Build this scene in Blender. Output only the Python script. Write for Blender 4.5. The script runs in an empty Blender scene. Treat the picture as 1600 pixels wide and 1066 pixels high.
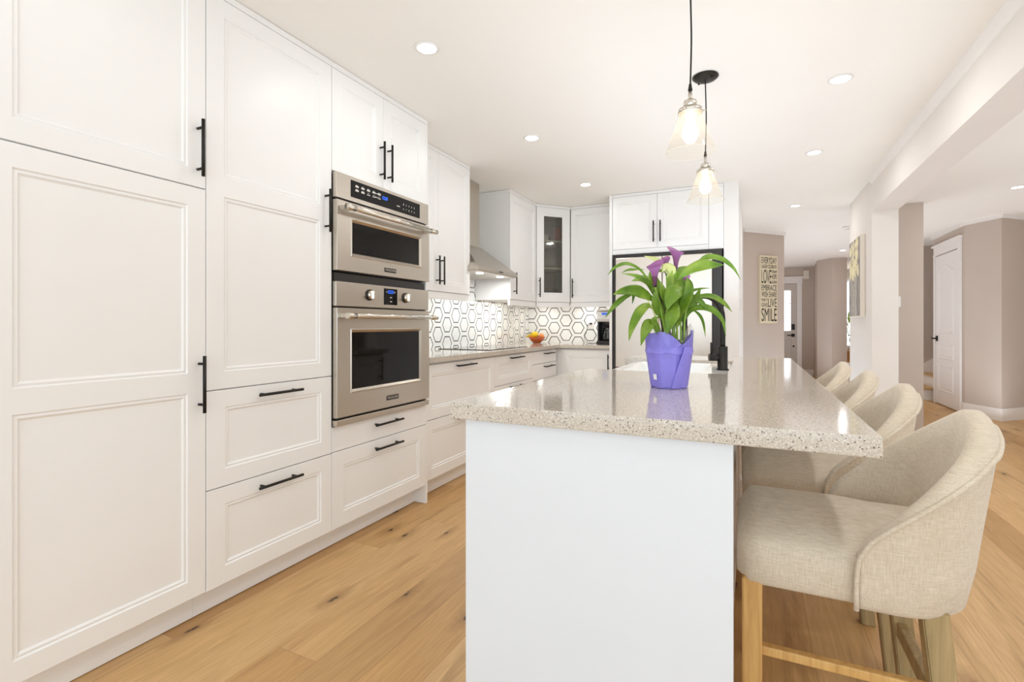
import bpy, bmesh, math, random
from mathutils import Vector, Matrix
random.seed(7)
C = bpy.context.scene.collection
SC = bpy.context.scene
PI = math.pi

# ------------------------------------------------------------------ camera
cam_data = bpy.data.cameras.new('camera')
cam = bpy.data.objects.new('camera', cam_data); C.objects.link(cam)
cam.location = (0, 0, 1.14)
YAW = math.radians(25.6)
cam.rotation_euler = (PI / 2, 0, YAW)
cam_data.sensor_width = 36.0
cam_data.lens = 783.0 / 1600.0 * 36.0
cam_data.shift_y = -25.0 / 1600.0
cam_data.clip_start = 0.02
SC.camera = cam

# ------------------------------------------------------------------ colour management
SC.view_settings.view_transform = 'Standard'
SC.view_settings.look = 'None'
SC.view_settings.gamma = 1.0
SC.view_settings.exposure = 0.0
try: SC.view_settings.use_curve_mapping = False
except Exception: pass
SC.cycles.max_bounces = 12
SC.cycles.diffuse_bounces = 7
SC.cycles.transparent_max_bounces = 12
SC.cycles.sample_clamp_indirect = 6.0

# ------------------------------------------------------------------ world + large lights
world = bpy.data.worlds.new('world'); SC.world = world
world.use_nodes = True
bg = world.node_tree.nodes['Background']
bg.inputs[0].default_value = (0.90, 0.95, 1.0, 1)
bg.inputs[1].default_value = 1.0

def light(name, kind, loc, power, color=(1, 1, 1), rot=(0, 0, 0), size=1.0, size_y=None, shape=None, spread=None):
    d = bpy.data.lights.new(name, kind); d.energy = power; d.color = color
    if kind == 'AREA':
        d.size = size
        if shape: d.shape = shape
        elif size_y: d.shape = 'RECTANGLE'; d.size_y = size_y
        if spread: d.spread = spread
    elif kind in ('POINT', 'SPOT'): d.shadow_soft_size = size
    o = bpy.data.objects.new(name, d); C.objects.link(o); o.location = loc; o.rotation_euler = rot
    return o
DAY = (0.66, 0.855, 1.0); WARM = (0.94, 0.962, 0.965); FILL = (0.615, 0.82, 1.0); FILL_HALL = (0.82, 0.905, 1.0)
# daylight through the two windows of the wall behind the camera
light('daylight_patio', 'AREA', (-0.6, -2.9, 1.15), 48, DAY, (PI / 2, 0, 0), 3.0, 2.0)
light('daylight_dining', 'AREA', (3.0, -2.9, 1.25), 52, DAY, (PI / 2, 0, 0), 2.2, 1.7)
# added upward fill lights, no real lamps; stand in for flash bounced off ceilings
light('ceiling_fill', 'AREA', (0.1, -1.2, 1.0), 22, FILL, (PI, 0, 0), 2.6, 2.0)
light('ceiling_fill_kitchen', 'AREA', (-0.4, 3.1, 1.3), 14, (0.74, 0.865, 1.0), (PI, 0, 0), 1.2, 3.2)
light('ceiling_fill_dining', 'AREA', (2.6, 3.0, 0.1), 52, FILL, (PI, 0, 0), 2.4, 5.5)
light('ceiling_fill_passage', 'AREA', (0.42, 6.4, 0.04), 11, FILL, (PI, 0, 0), 0.7, 2.6)
light('ceiling_fill_stairs', 'AREA', (2.4, 7.2, 0.04), 11, FILL_HALL, (PI, 0, 0), 0.9, 0.9)
light('ceiling_fill_hall', 'AREA', (0.6, 9.5, 0.04), 40, FILL_HALL, (PI, 0, 0), 1.0, 3.6)

# ------------------------------------------------------------------ materials
def lin(h):
    if isinstance(h, str):
        h = h.lstrip('#'); c = [int(h[i:i + 2], 16) / 255 for i in (0, 2, 4)]
    else: c = [v / 255 for v in h]
    return tuple(v / 12.92 if v <= 0.04045 else ((v + 0.055) / 1.055) ** 2.4 for v in c) + (1,)

class NT:
    """small node-tree helper"""
    def __init__(s, name):
        s.m = bpy.data.materials.new(name); s.m.use_nodes = True
        s.t = s.m.node_tree; s.n = s.t.nodes
        s.b = s.n['Principled BSDF']; s.out = s.n['Material Output']
    def node(s, typ, **kw):
        n = s.n.new(typ)
        for k, v in kw.items(): setattr(n, k, v)
        return n
    def link(s, a, b): s.t.links.new(a, b)
    def set(s, k, v):
        if hasattr(v, 'is_linked'): s.link(v, s.b.inputs[k])
        else: s.b.inputs[k].default_value = v
    def val(s, n, i, v):
        if hasattr(v, 'is_linked'): s.link(v, n.inputs[i])
        else: n.inputs[i].default_value = v
    def math(s, op, a, b=0.0, c=0.0):
        n = s.node('ShaderNodeMath', operation=op)
        s.val(n, 0, a); s.val(n, 1, b); s.val(n, 2, c)
        return n.outputs[0]
    def mix(s, f, a, b, mode='MIX'):
        n = s.node('ShaderNodeMix', data_type='RGBA', blend_type=mode)
        s.val(n, 0, f); s.val(n, 6, a); s.val(n, 7, b)
        return n.outputs[2]
    def coord(s, kind='Object'):
        return s.node('ShaderNodeTexCoord').outputs[kind]
    def pos(s): return s.node('ShaderNodeNewGeometry').outputs['Position']
    def sep(s, v):
        n = s.node('ShaderNodeSeparateXYZ'); s.link(v, n.inputs[0]); return n.outputs
    def comb(s, x, y, z=0.0):
        n = s.node('ShaderNodeCombineXYZ'); s.val(n, 0, x); s.val(n, 1, y); s.val(n, 2, z); return n.outputs[0]
    def noise(s, vec, scale, detail=3.0, rough=0.55, dist=0.0):
        n = s.node('ShaderNodeTexNoise'); s.link(vec, n.inputs['Vector'])
        n.inputs['Scale'].default_value = scale; n.inputs['Detail'].default_value = detail
        n.inputs['Roughness'].default_value = rough; n.inputs['Distortion'].default_value = dist
        return n.outputs['Fac']
    def ramp(s, f, stops):
        n = s.node('ShaderNodeValToRGB'); s.link(f, n.inputs[0])
        e = n.color_ramp.elements
        while len(e) < len(stops): e.new(0.5)
        for el, (p, c) in zip(e, stops): el.position = p; el.color = c
        return n.outputs[0]
    def scale(s, vec, v):
        n = s.node('ShaderNodeVectorMath', operation='MULTIPLY'); s.link(vec, n.inputs[0]); n.inputs[1].default_value = v
        return n.outputs[0]
    def bump(s, h, strength=0.2, dist=0.002):
        n = s.node('ShaderNodeBump'); n.inputs['Strength'].default_value = strength
        n.inputs['Distance'].default_value = dist; s.link(h, n.inputs['Height'])
        s.link(n.outputs[0], s.b.inputs['Normal'])

def shade(c, k): return tuple(min(1, v * k) for v in c[:3]) + (1,)

def plain(name, col, rough=0.5, metal=0.0, var=0.04, scale=9.0, coat=0.0, bump=0.0, spec=None):
    t = NT(name); c = lin(col)
    f = t.noise(t.coord(), scale)
    t.set('Base Color', t.ramp(f, [(0.3, shade(c, 1 - var)), (0.7, shade(c, 1 + var))]))
    t.set('Roughness', rough); t.set('Metallic', metal)
    if coat: t.set('Coat Weight', coat)
    if spec is not None: t.set('Specular IOR Level', spec)
    if bump: t.bump(t.noise(t.coord(), 220.0, 4.0), bump, 0.001)
    return t.m

def emissive(name, col, strength, base='#ffffff'):
    t = NT(name); t.set('Base Color', lin(base)); t.set('Emission Color', lin(col)); t.set('Emission Strength', strength)
    return t.m

def glassy(name, tint, refl=0.12, haze=0.0, hazecol='#ffffff', rough=0.03, fres=0.75):
    """thin pane: mostly see-through with a reflection that grows at grazing angles and an optional milky film"""
    t = NT(name); t.n.remove(t.b)
    tr = t.node('ShaderNodeBsdfTransparent'); tr.inputs[0].default_value = lin(tint)
    gl = t.node('ShaderNodeBsdfGlossy'); gl.inputs['Roughness'].default_value = rough
    fr = t.node('ShaderNodeLayerWeight'); fr.inputs[0].default_value = 0.35
    f = t.math('ADD', t.math('MULTIPLY', fr.outputs['Fresnel'], fres), refl * 0.3)
    mx = t.node('ShaderNodeMixShader'); t.link(f, mx.inputs[0]); t.link(tr.outputs[0], mx.inputs[1]); t.link(gl.outputs[0], mx.inputs[2])
    last = mx
    if haze:
        tl = t.node('ShaderNodeBsdfTranslucent'); tl.inputs[0].default_value = lin(hazecol)
        m2 = t.node('ShaderNodeMixShader'); m2.inputs[0].default_value = haze
        t.link(mx.outputs[0], m2.inputs[1]); t.link(tl.outputs[0], m2.inputs[2]); last = m2
    t.link(last.outputs[0], t.out.inputs[0])
    return t.m

M = {}
M['cab'] = plain('white_lacquer', '#f4f3f2', 0.38, var=0.008, scale=3)
M['cab_in'] = plain('cabinet_interior', '#d9d5cf', 0.6, var=0.02)
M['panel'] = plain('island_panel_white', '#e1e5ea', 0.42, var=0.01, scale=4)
M['ceiling'] = plain('ceiling_paint', '#f7f4ef', 0.9, var=0.006, scale=2)
M['wall_white'] = plain('white_wall_paint', '#efecea', 0.85, var=0.01, scale=3)
M['wall_beige'] = plain('pale_greige_paint', '#e6dfd9', 0.85, var=0.012, scale=3)
M['wall_taupe'] = plain('taupe_paint', '#c9bbb0', 0.85, var=0.02, scale=2.5)
M['trim'] = plain('white_trim_paint', '#f1edea', 0.45, var=0.01)
M['black'] = plain('matte_black_metal', '#17140f', 0.45, metal=0.2, var=0.1)
M['blackgloss'] = plain('black_glass', '#090706', 0.05, var=0.05, spec=0.28)
M['dark'] = plain('dark_plastic', '#2a2522', 0.35, var=0.08)
M['sink'] = plain('white_fireclay', '#fbfaf8', 0.12, var=0.01, coat=0.4)
M['plastic_white'] = plain('white_plastic', '#f2f0ed', 0.4, var=0.01)
M['ceramic'] = plain('white_ceramic', '#f0eee9', 0.25, var=0.01)
M['bronze'] = plain('dark_bronze', '#2b2620', 0.4, metal=0.6, var=0.1)
M['nickel'] = plain('brushed_nickel', '#d8d2c6', 0.28, metal=1.0, var=0.05)
M['cord'] = plain('black_fabric_cord', '#26221f', 0.8, var=0.1)

def steel(name, col='#b6aea4', rough=0.3, axis=(2.0, 2.0, 260.0)):
    t = NT(name); p = t.coord()
    f = t.noise(t.scale(p, axis), 3.0, 3.0)
    c = lin(col)
    t.set('Base Color', t.ramp(f, [(0.3, shade(c, 0.975)), (0.7, shade(c, 1.025))]))
    t.set('Roughness', t.math('ADD', t.math('MULTIPLY', f, 0.06), rough - 0.03)); t.set('Metallic', 1.0)
    return t.m
M['steel'] = steel('brushed_stainless', '#c9c1b6', 0.3)
M['steel_bright'] = steel('polished_stainless', '#ddd6ca', 0.18)
M['fridge_steel'] = steel('refrigerator_stainless', '#d9cfc4', 0.33, (260.0, 260.0, 2.0))

def floor_mat():
    t = NT('oak_planks'); p = t.sep(t.coord()); W, L = 0.19, 1.9
    u = t.math('DIVIDE', p[0], W); col = t.math('FLOOR', u)
    wn = t.node('ShaderNodeTexWhiteNoise', noise_dimensions='1D'); t.link(col, wn.inputs['W'])
    v = t.math('DIVIDE', t.math('ADD', p[1], t.math('MULTIPLY', wn.outputs['Value'], L * 3.7)), L)
    row = t.math('FLOOR', v)
    w2 = t.node('ShaderNodeTexWhiteNoise', noise_dimensions='2D'); t.link(t.comb(col, row), w2.inputs['Vector'])
    rnd = t.sep(w2.outputs['Color'])
    base = t.ramp(rnd[0], [(0.0, lin('#c39862')), (0.25, lin('#cfa36b')), (0.5, lin('#d6ac75')), (0.75, lin('#dfb883')), (1.0, lin('#bf9560'))])
    # grain, offset per plank
    gx = t.math('ADD', p[0], t.math('MULTIPLY', rnd[1], 7.0)); gy = t.math('ADD', p[1], t.math('MULTIPLY', rnd[2], 11.0))
    gv = t.comb(gx, gy, t.math('MULTIPLY', rnd[0], 5.0))
    fine = t.noise(t.scale(gv, (60.0, 2.2, 1.0)), 2.0, 4.0, 0.6, 0.4)
    cath = t.noise(t.scale(gv, (9.0, 0.9, 1.0)), 1.6, 2.0, 0.5, 0.8)
    rings = t.math('SINE', t.math('MULTIPLY', cath, 46.0))
    ringf = t.math('MULTIPLY', t.math('ADD', rings, 1.0), 0.5)
    c1 = t.mix(t.math('MULTIPLY', ringf, 0.16), base, lin('#a87b48'))
    heart = t.noise(t.scale(gv, (7.0, 0.55, 1.0)), 1.3, 3.0, 0.6, 1.2)
    c1 = t.mix(t.math('MULTIPLY', t.ramp(heart, [(0.56, (0, 0, 0, 1)), (0.70, (1, 1, 1, 1))]), 0.42), c1, lin('#8a6136'))
    c2 = t.mix(t.math('MULTIPLY', t.math('SUBTRACT', fine, 0.35), 0.75), c1, lin('#94683a'))
    # knots and cracks
    vo = t.node('ShaderNodeTexVoronoi', feature='F1', voronoi_dimensions='2D'); t.link(t.scale(gv, (3.0, 1.05, 1.0)), vo.inputs['Vector'])
    vo.inputs['Scale'].default_value = 1.15
    kn = t.math('ADD', vo.outputs['Distance'], t.math('MULTIPLY', t.math('SUBTRACT', t.noise(gv, 40.0, 2.0), 0.5), 0.09))
    keep = t.math('GREATER_THAN', t.sep(vo.outputs['Color'])[0], 0.3)
    halo = t.math('MULTIPLY', t.ramp(kn, [(0.03, (1, 1, 1, 1)), (0.17, (0, 0, 0, 1))]), t.math('MULTIPLY', keep, 0.55))
    core = t.math('MULTIPLY', t.ramp(kn, [(0.012, (1, 1, 1, 1)), (0.034, (0, 0, 0, 1))]), t.math('MULTIPLY', keep, 0.9))
    c3 = t.mix(halo, c2, lin('#8d6438')); c4 = t.mix(core, c3, lin('#2e2013'))
    # seams
    fx = t.math('ABSOLUTE', t.math('SUBTRACT', t.math('FRACT', u), 0.5)); sx = t.math('GREATER_THAN', fx, 0.5 - 0.0009 / W)
    fy = t.math('ABSOLUTE', t.math('SUBTRACT', t.math('FRACT', v), 0.5)); sy = t.math('GREATER_THAN', fy, 0.5 - 0.0009 / L)
    seam = t.math('MAXIMUM', sx, sy)
    t.set('Base Color', t.mix(t.math('MULTIPLY', seam, 0.6), c4, lin('#7c5831')))
    t.set('Roughness', t.math('ADD', t.math('MULTIPLY', fine, 0.14), 0.36))
    t.bump(t.math('SUBTRACT', fine, t.math('MULTIPLY', seam, 2.0)), 0.12, 0.001)
    return t.m
M['floor'] = floor_mat()

def quartz():
    t = NT('speckled_quartz'); p = t.coord()
    mott = t.noise(p, 170.0, 4.0, 0.7)
    def cells(scale, thr, seedoff):
        off = t.node('ShaderNodeVectorMath', operation='ADD'); t.link(p, off.inputs[0]); off.inputs[1].default_value = (seedoff, seedoff * 1.7, seedoff * .6)
        vo = t.node('ShaderNodeTexVoronoi', feature='F1'); t.link(off.outputs[0], vo.inputs['Vector']); vo.inputs['Scale'].default_value = scale
        s = t.sep(vo.outputs['Color'])
        inside = t.math('LESS_THAN', t.math('ADD', vo.outputs['Distance'], t.math('MULTIPLY', mott, 0.3)), 0.60)
        return t.math('MULTIPLY', t.math('GREATER_THAN', s[0], thr), inside), s[1]
    base = t.ramp(mott, [(0.32, lin('#b1a699')), (0.5, lin('#c8beb1')), (0.7, lin('#ddd5cb'))])
    a, r1 = cells(330.0, 0.70, 3.1); c = t.mix(t.math('MULTIPLY', a, 0.75), base, t.ramp(r1, [(0.0, lin('#9d8d79')), (0.5, lin('#e9e3da')), (1.0, lin('#d8ccbc'))]))
    b, r2 = cells(270.0, 0.90, 9.7); c = t.mix(t.math('MULTIPLY', b, 0.9), c, t.ramp(r2, [(0.0, lin('#4b4038')), (0.6, lin('#83746a')), (1.0, lin('#5c5450'))]))
    d, r3 = cells(380.0, 0.93, 17.3); c = t.mix(t.math('MULTIPLY', d, 0.85), c, lin('#f3efe8'))
    t.set('Base Color', c); t.set('Roughness', 0.09); t.set('Specular IOR Level', 0.6); t.set('Coat Weight', 0.25); t.set('Coat Roughness', 0.05)
    return t.m
M['quartz'] = quartz()

def hexmat(name, axis, s0, t0):
    """white tile wall with an inset charcoal hexagon on every hexagonal tile (flat side up)"""
    H = 0.172; t = NT(name); p = t.sep(t.pos())
    s = t.math('DIVIDE', t.math('SUBTRACT', p[axis], s0 + 50 * H * math.sqrt(3)), H * -1)   # kept positive
    q = t.math('DIVIDE', t.math('SUBTRACT', p[2], t0 - 20 * H), H)
    R3 = math.sqrt(3)
    def cell(off):
        a = t.math('SUBTRACT', t.math('FLOORED_MODULO', t.math('ADD', s, R3 / 2 + off * R3 / 2), R3), R3 / 2)
        b = t.math('SUBTRACT', t.math('FLOORED_MODULO', t.math('ADD', q, 0.5 + off * 0.5), 1.0), 0.5)
        a, b = t.math('ABSOLUTE', a), t.math('ABSOLUTE', b)
        return t.math('MAXIMUM', b, t.math('ADD', t.math('MULTIPLY', a, R3 / 2), t.math('MULTIPLY', b, 0.5)))
    d = t.math('MINIMUM', cell(0), cell(1))
    line = t.math('MULTIPLY', t.math('GREATER_THAN', d, 0.348), t.math('LESS_THAN', d, 0.400))
    grout = t.math('GREATER_THAN', d, 0.492)
    c = t.mix(line, lin('#f4f5f3'), lin('#3a3733'))
    t.set('Base Color', t.mix(t.math('MULTIPLY', grout, 0.25), c, lin('#d9dad6')))
    t.set('Roughness', 0.12); t.set('Coat Weight', 0.3)
    t.bump(t.math('SUBTRACT', 0.0, grout), 0.3, 0.001)
    return t.m
M['hex_left'] = hexmat('hexagon_tile_side', 1, 3.987, 1.228)
M['hex_back'] = hexmat('hexagon_tile_rear', 0, -2.002, 1.193)

def linen():
    t = NT('beige_linen'); p = t.coord()
    wx = t.noise(t.scale(p, (40.0, 40.0, 700.0)), 1.0, 3.0); wy = t.noise(t.scale(p, (600.0, 600.0, 30.0)), 1.0, 3.0)
    big = t.noise(p, 7.0, 3.0)
    w = t.math('MULTIPLY', t.math('ADD', wx, wy), 0.5)
    c = t.ramp(w, [(0.33, lin('#c0b09a')), (0.5, lin('#d3c5b1')), (0.68, lin('#e2d6c4'))])
    t.set('Base Color', t.mix(t.math('MULTIPLY', t.ramp(big, [(0.45, (0, 0, 0, 1)), (0.75, (1, 1, 1, 1))]), 0.22), c, lin('#b29c7d')))
    t.set('Roughness', 0.9); t.set('Sheen Weight', 0.25)
    t.bump(w, 0.35, 0.0015)
    return t.m
M['linen'] = linen()

def wood(name, a, b, axis=(30.0, 30.0, 2.0)):
    t = NT(name); p = t.coord()
    f = t.noise(t.scale(p, axis), 2.0, 4.0, 0.6, 0.5)
    t.set('Base Color', t.ramp(f, [(0.3, lin(a)), (0.7, lin(b))])); t.set('Roughness', 0.5); t.bump(f, 0.15, 0.001)
    return t.m
M['oak_leg'] = wood('honey_oak', '#b98a4c', '#d9ae6d')
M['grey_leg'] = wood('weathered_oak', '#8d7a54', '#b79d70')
M['stair_oak'] = wood('stair_oak', '#c19a66', '#d7b483', (3.0, 30.0, 30.0))

def leafmat():
    t = NT('calla_leaf'); p = t.coord()
    f = t.noise(p, 14.0, 3.0); g = t.noise(t.scale(p, (8.0, 8.0, 3.0)), 18.0, 2.0)
    c = t.ramp(f, [(0.25, lin('#4f7d18')), (0.5, lin('#7fa52d')), (0.78, lin('#b7cd5c'))])
    t.set('Base Color', t.mix(t.math('MULTIPLY', g, 0.25), c, lin('#3c6414'))); t.set('Roughness', 0.38)
    t.set('Subsurface Weight', 0.0)
    tl = t.node('ShaderNodeBsdfTranslucent'); t.link(c, tl.inputs[0])
    mx = t.node('ShaderNodeMixShader'); mx.inputs[0].default_value = 0.28
    t.link(t.b.outputs[0], mx.inputs[1]); t.link(tl.outputs[0], mx.inputs[2]); t.link(mx.outputs[0], t.out.inputs[0])
    return t.m
M['leaf'] = leafmat()
M['leaf_pale'] = plain('young_calla_leaf', '#cdd38a', 0.45, var=0.1, scale=20)
M['stem'] = plain('calla_stem', '#8fb63f', 0.45, var=0.15, scale=30)
M['stem_dark'] = plain('dark_calla_stem', '#5d4636', 0.5, var=0.2, scale=30)
def calla():
    t = NT('purple_calla'); p = t.sep(t.coord('Generated'))
    t.set('Base Color', t.ramp(p[2], [(0.0, lin('#542a40')), (0.5, lin('#7d4270')), (1.0, lin('#a867a4'))])); t.set('Roughness', 0.5)
    return t.m
M['calla'] = calla()
M['wrap'] = plain('violet_wrapping_paper', '#8f85e0', 0.55, var=0.05, scale=25, bump=0.15)
M['film'] = glassy('clear_film', '#ffffff', 0.05, 0.05, fres=0.35)
M['soil'] = plain('potting_soil', '#3d2c1e', 0.95, var=0.3, scale=60)
M['pane'] = glassy('cabinet_glass', '#dcdad2', 0.25)
M['lampglass'] = glassy('lamp_glass', '#fffdf8', 0.0, 0.05, '#fff3e2', fres=0.35)
M['carafe'] = glassy('carafe_glass', '#cfd2d2', 0.3)
M['clear'] = glassy('drinking_glass', '#f2f4f4', 0.25)
M['winglass'] = glassy('window_glass', '#f8fbff', 0.15)
M['bulb'] = emissive('lit_bulb', '#ffeed2', 18.0)
M['led'] = emissive('lit_led', '#fff4e6', 14.0)
M['hoodled'] = emissive('hood_led', '#fff6ea', 8.0)
M['blue'] = emissive('blue_digits', '#2b6bff', 2.2, '#10204a')
M['lcd'] = emissive('blue_lcd', '#4f78e8', 0.7, '#2b3f88')
M['daylit'] = emissive('daylit_frosted_glass', '#f3f7ff', 1.5)
M['daylit_bright'] = emissive('daylit_window', '#f4f8ff', 4.0)
M['print'] = plain('pale_print', '#d8d4cc', 0.5, var=0.02)
M['bowl'] = plain('orange_glazed_bowl', '#b5531f', 0.25, var=0.12, scale=40, coat=0.3)
M['lemon'] = plain('lemon_skin', '#f5d21a', 0.45, var=0.06, scale=60, bump=0.2)
M['peach'] = plain('peach_skin', '#eda94b', 0.5, var=0.15, scale=18)
M['peach_red'] = plain('nectarine_skin', '#ea9a58', 0.5, var=0.2, scale=14)
M['banana'] = plain('banana_skin', '#d9c332', 0.5, var=0.12, scale=20)
M['red'] = plain('red_pottery', '#b3553b', 0.4, var=0.06)
M['canvas_edge'] = plain('white_canvas_edge', '#ece4d8', 0.8, var=0.02)
M['art_cream'] = plain('cream_paint', '#e6dab4', 0.8, var=0.12, scale=26, bump=0.3)
M['art_stem'] = plain('pale_stem_paint', '#c9c2b4', 0.8, var=0.2, scale=40)
M['art_dark'] = plain('charcoal_paint', '#5b5550', 0.8, var=0.15, scale=40)
def artgrey():
    t = NT('grey_canvas'); f = t.noise(t.scale(t.coord(), (4.0, 4.0, 1.5)), 6.0, 4.0)
    t.set('Base Color', t.ramp(f, [(0.3, lin('#7f7873')), (0.55, lin('#9d9690')), (0.75, lin('#b8b1a8'))])); t.set('Roughness', 0.85)
    return t.m
M['art_grey'] = artgrey()
M['sign'] = plain('cream_sign_board', '#e3d6ba', 0.7, var=0.05, scale=8)
M['ink'] = plain('dark_brown_ink', '#2b241f', 0.7, var=0.1)
M['door_grey'] = plain('entry_door_paint', '#cbc2ba', 0.5, var=0.01)
M['sheer'] = glassy('sheer_white_curtain', '#ffffff', 0.0, 0.55, '#ffffff', 0.6, 0.0)

# ------------------------------------------------------------------ mesh helpers
class MB:
    def __init__(s): s.bm = bmesh.new()
    def quad(s, pts, smooth=False):
        f = s.bm.faces.new([s.bm.verts.new(p) for p in pts]); f.smooth = smooth; return f
    def box(s, x0, x1, y0, y1, z0, z1, bev=0.0, seg=2):
        x0, x1 = min(x0, x1), max(x0, x1); y0, y1 = min(y0, y1), max(y0, y1); z0, z1 = min(z0, z1), max(z0, z1)
        v = [s.bm.verts.new(p) for p in ((x0, y0, z0), (x1, y0, z0), (x1, y1, z0), (x0, y1, z0), (x0, y0, z1), (x1, y0, z1), (x1, y1, z1), (x0, y1, z1))]
        fs = [s.bm.faces.new([v[i] for i in q]) for q in ((3, 2, 1, 0), (4, 5, 6, 7), (0, 1, 5, 4), (1, 2, 6, 5), (2, 3, 7, 6), (3, 0, 4, 7))]
        if bev:
            es = set(e for f in fs for e in f.edges)
            bmesh.ops.bevel(s.bm, geom=list(es), offset=bev, segments=seg, affect='EDGES', profile=0.5)
        return s
    def prism(s, pts, z0, z1, bev=0.0, seg=2):
        n = len(pts)
        a = [s.bm.verts.new((x, y, z0)) for x, y in pts]; b = [s.bm.verts.new((x, y, z1)) for x, y in pts]
        fs = [s.bm.faces.new(a[::-1]), s.bm.faces.new(b)]
        for i in range(n): fs.append(s.bm.faces.new((a[i], a[(i + 1) % n], b[(i + 1) % n], b[i])))
        bmesh.ops.recalc_face_normals(s.bm, faces=fs)
        if bev:
            es = set(e for f in fs for e in f.edges)
            bmesh.ops.bevel(s.bm, geom=list(es), offset=bev, segments=seg, affect='EDGES', profile=0.5)
        return s
    def tube(s, pts, r, seg=10, cap=True):
        pts = [Vector(p) for p in pts]; n = len(pts)
        rs = r if isinstance(r, (list, tuple)) else [r] * n
        rings = []; up = None
        for i, p in enumerate(pts):
            d = (pts[min(i + 1, n - 1)] - pts[max(i - 1, 0)]).normalized()
            if up is None:
                up = Vector((0, 0, 1)) if abs(d.z) < 0.9 else Vector((1, 0, 0))
            a = d.cross(up).normalized(); b = a.cross(d).normalized(); up = b
            rings.append([s.bm.verts.new(p + rs[i] * (math.cos(2 * PI * k / seg) * a + math.sin(2 * PI * k / seg) * b)) for k in range(seg)])
        for i in range(n - 1):
            for k in range(seg):
                f = s.bm.faces.new((rings[i][k], rings[i][(k + 1) % seg], rings[i + 1][(k + 1) % seg], rings[i + 1][k])); f.smooth = True
        if cap:
            s.bm.faces.new(rings[0][::-1]); s.bm.faces.new(rings[-1])
        return s
    def cyl(s, p0, p1, r, seg=16, r1=None):
        return s.tube([p0, p1], [r, r if r1 is None else r1], seg)
    def lathe(s, prof, c=(0, 0, 0), seg=32, caps=False, wob=None):
        rings = []
        for r, z in prof:
            if r < 1e-6: rings.append([s.bm.verts.new((c[0], c[1], c[2] + z))])
            else: rings.append([s.bm.verts.new((c[0] + r * math.cos(2 * PI * k / seg), c[1] + r * math.sin(2 * PI * k / seg), c[2] + z)) for k in range(seg)])
        for a, b in zip(rings, rings[1:]):
            for k in range(seg):
                q = [a[k % len(a)], a[(k + 1) % len(a)], b[(k + 1) % len(b)], b[k % len(b)]]
                u = []
                for v in q:
                    if v not in u: u.append(v)
                if len(u) > 2: f = s.bm.faces.new(u); f.smooth = True
        return s
    def ball(s, c, rx, ry=None, rz=None, seg=20):
        ry = rx if ry is None else ry; rz = rx if rz is None else rz
        r = bmesh.ops.create_uvsphere(s.bm, u_segments=seg, v_segments=seg // 2 + 2, radius=1.0)
        for v in r['verts']: v.co = Vector((c[0] + v.co.x * rx, c[1] + v.co.y * ry, c[2] + v.co.z * rz))
        for v in r['verts']:
            for f in v.link_faces: f.smooth = True
        return s

def root_of(o):
    while o.parent: o = o.parent
    return o
def part(name, mb, mat, parent=None, smooth=False, kind=None, label=None, absz=True):
    """link a mesh builder as one object; geometry of a child is given in its thing's frame with absolute height"""
    bm = mb.bm if isinstance(mb, MB) else mb
    me = bpy.data.meshes.new(name)
    if parent is not None and absz:
        z = root_of(parent).location.z
        if z: bmesh.ops.translate(bm, verts=bm.verts, vec=(0, 0, -z))
    bm.normal_update()
    if smooth:
        for f in bm.faces: f.smooth = True
    bm.to_mesh(me); bm.free(); me.materials.append(mat)
    o = bpy.data.objects.new(name, me); C.objects.link(o)
    if parent is not None: o.parent = parent
    if kind: o['kind'] = kind
    if label: o['label'] = label
    return o
def thing(name, label, cat, loc=(0, 0, 0), rotz=0.0, group=None):
    o = bpy.data.objects.new(name, None); C.objects.link(o); o.empty_display_size = 0.1
    o.location = loc; o.rotation_euler = (0, 0, rotz); o['label'] = label; o['category'] = cat
    if group: o['group'] = group
    return o
def tag(o, label, cat, group=None):
    o['label'] = label; o['category'] = cat
    if group: o['group'] = group
    return o
def struct(name, mb, mat, parent=None):
    return part(name, mb, mat, parent, kind='structure')
def subsurf(o, n=1):
    m = o.modifiers.new('subdivision', 'SUBSURF'); m.levels = n; m.render_levels = n; return o
def copy_tree(o, parent=None):
    c = o.copy(); C.objects.link(c)
    if parent is not None: c.parent = parent
    for ch in list(o.children): copy_tree(ch, c)
    return c
def text_bm(s, x0, z0, w, h, y, thick=0.0008):
    """lettering fitted to a w x h rectangle standing in the plane y (front faces -Y)"""
    cu = bpy.data.curves.new('lettering', 'FONT'); cu.body = s; cu.extrude = 0.01
    o = bpy.data.objects.new('lettering', cu); C.objects.link(o)
    dg = bpy.context.evaluated_depsgraph_get(); me = bpy.data.meshes.new_from_object(o.evaluated_get(dg))
    bm = bmesh.new(); bm.from_mesh(me)
    xs = [v.co.x for v in bm.verts]; ys = [v.co.y for v in bm.verts]
    ax, bx, ay, by = min(xs), max(xs), min(ys), max(ys)
    for v in bm.verts:
        X, Y, Z = v.co
        v.co = Vector((x0 + (X - ax) / (bx - ax) * w, y - (thick if Z > 0 else -0.0002), z0 + (Y - ay) / (by - ay) * h))
    bpy.data.objects.remove(o); bpy.data.curves.remove(cu); bpy.data.meshes.remove(me)
    return bm
def spline(pts, n=8):
    P = [Vector(p) for p in pts]; P = [2 * P[0] - P[1]] + P + [2 * P[-1] - P[-2]]; out = []
    for i in range(1, len(P) - 2):
        for k in range(n):
            t = k / n; a, b, c, d = P[i - 1:i + 3]
            out.append(0.5 * ((2 * b) + (c - a) * t + (2 * a - 5 * b + 4 * c - d) * t * t + (3 * b - a - 3 * c + d) * t ** 3))
    out.append(P[-2]); return out

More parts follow.
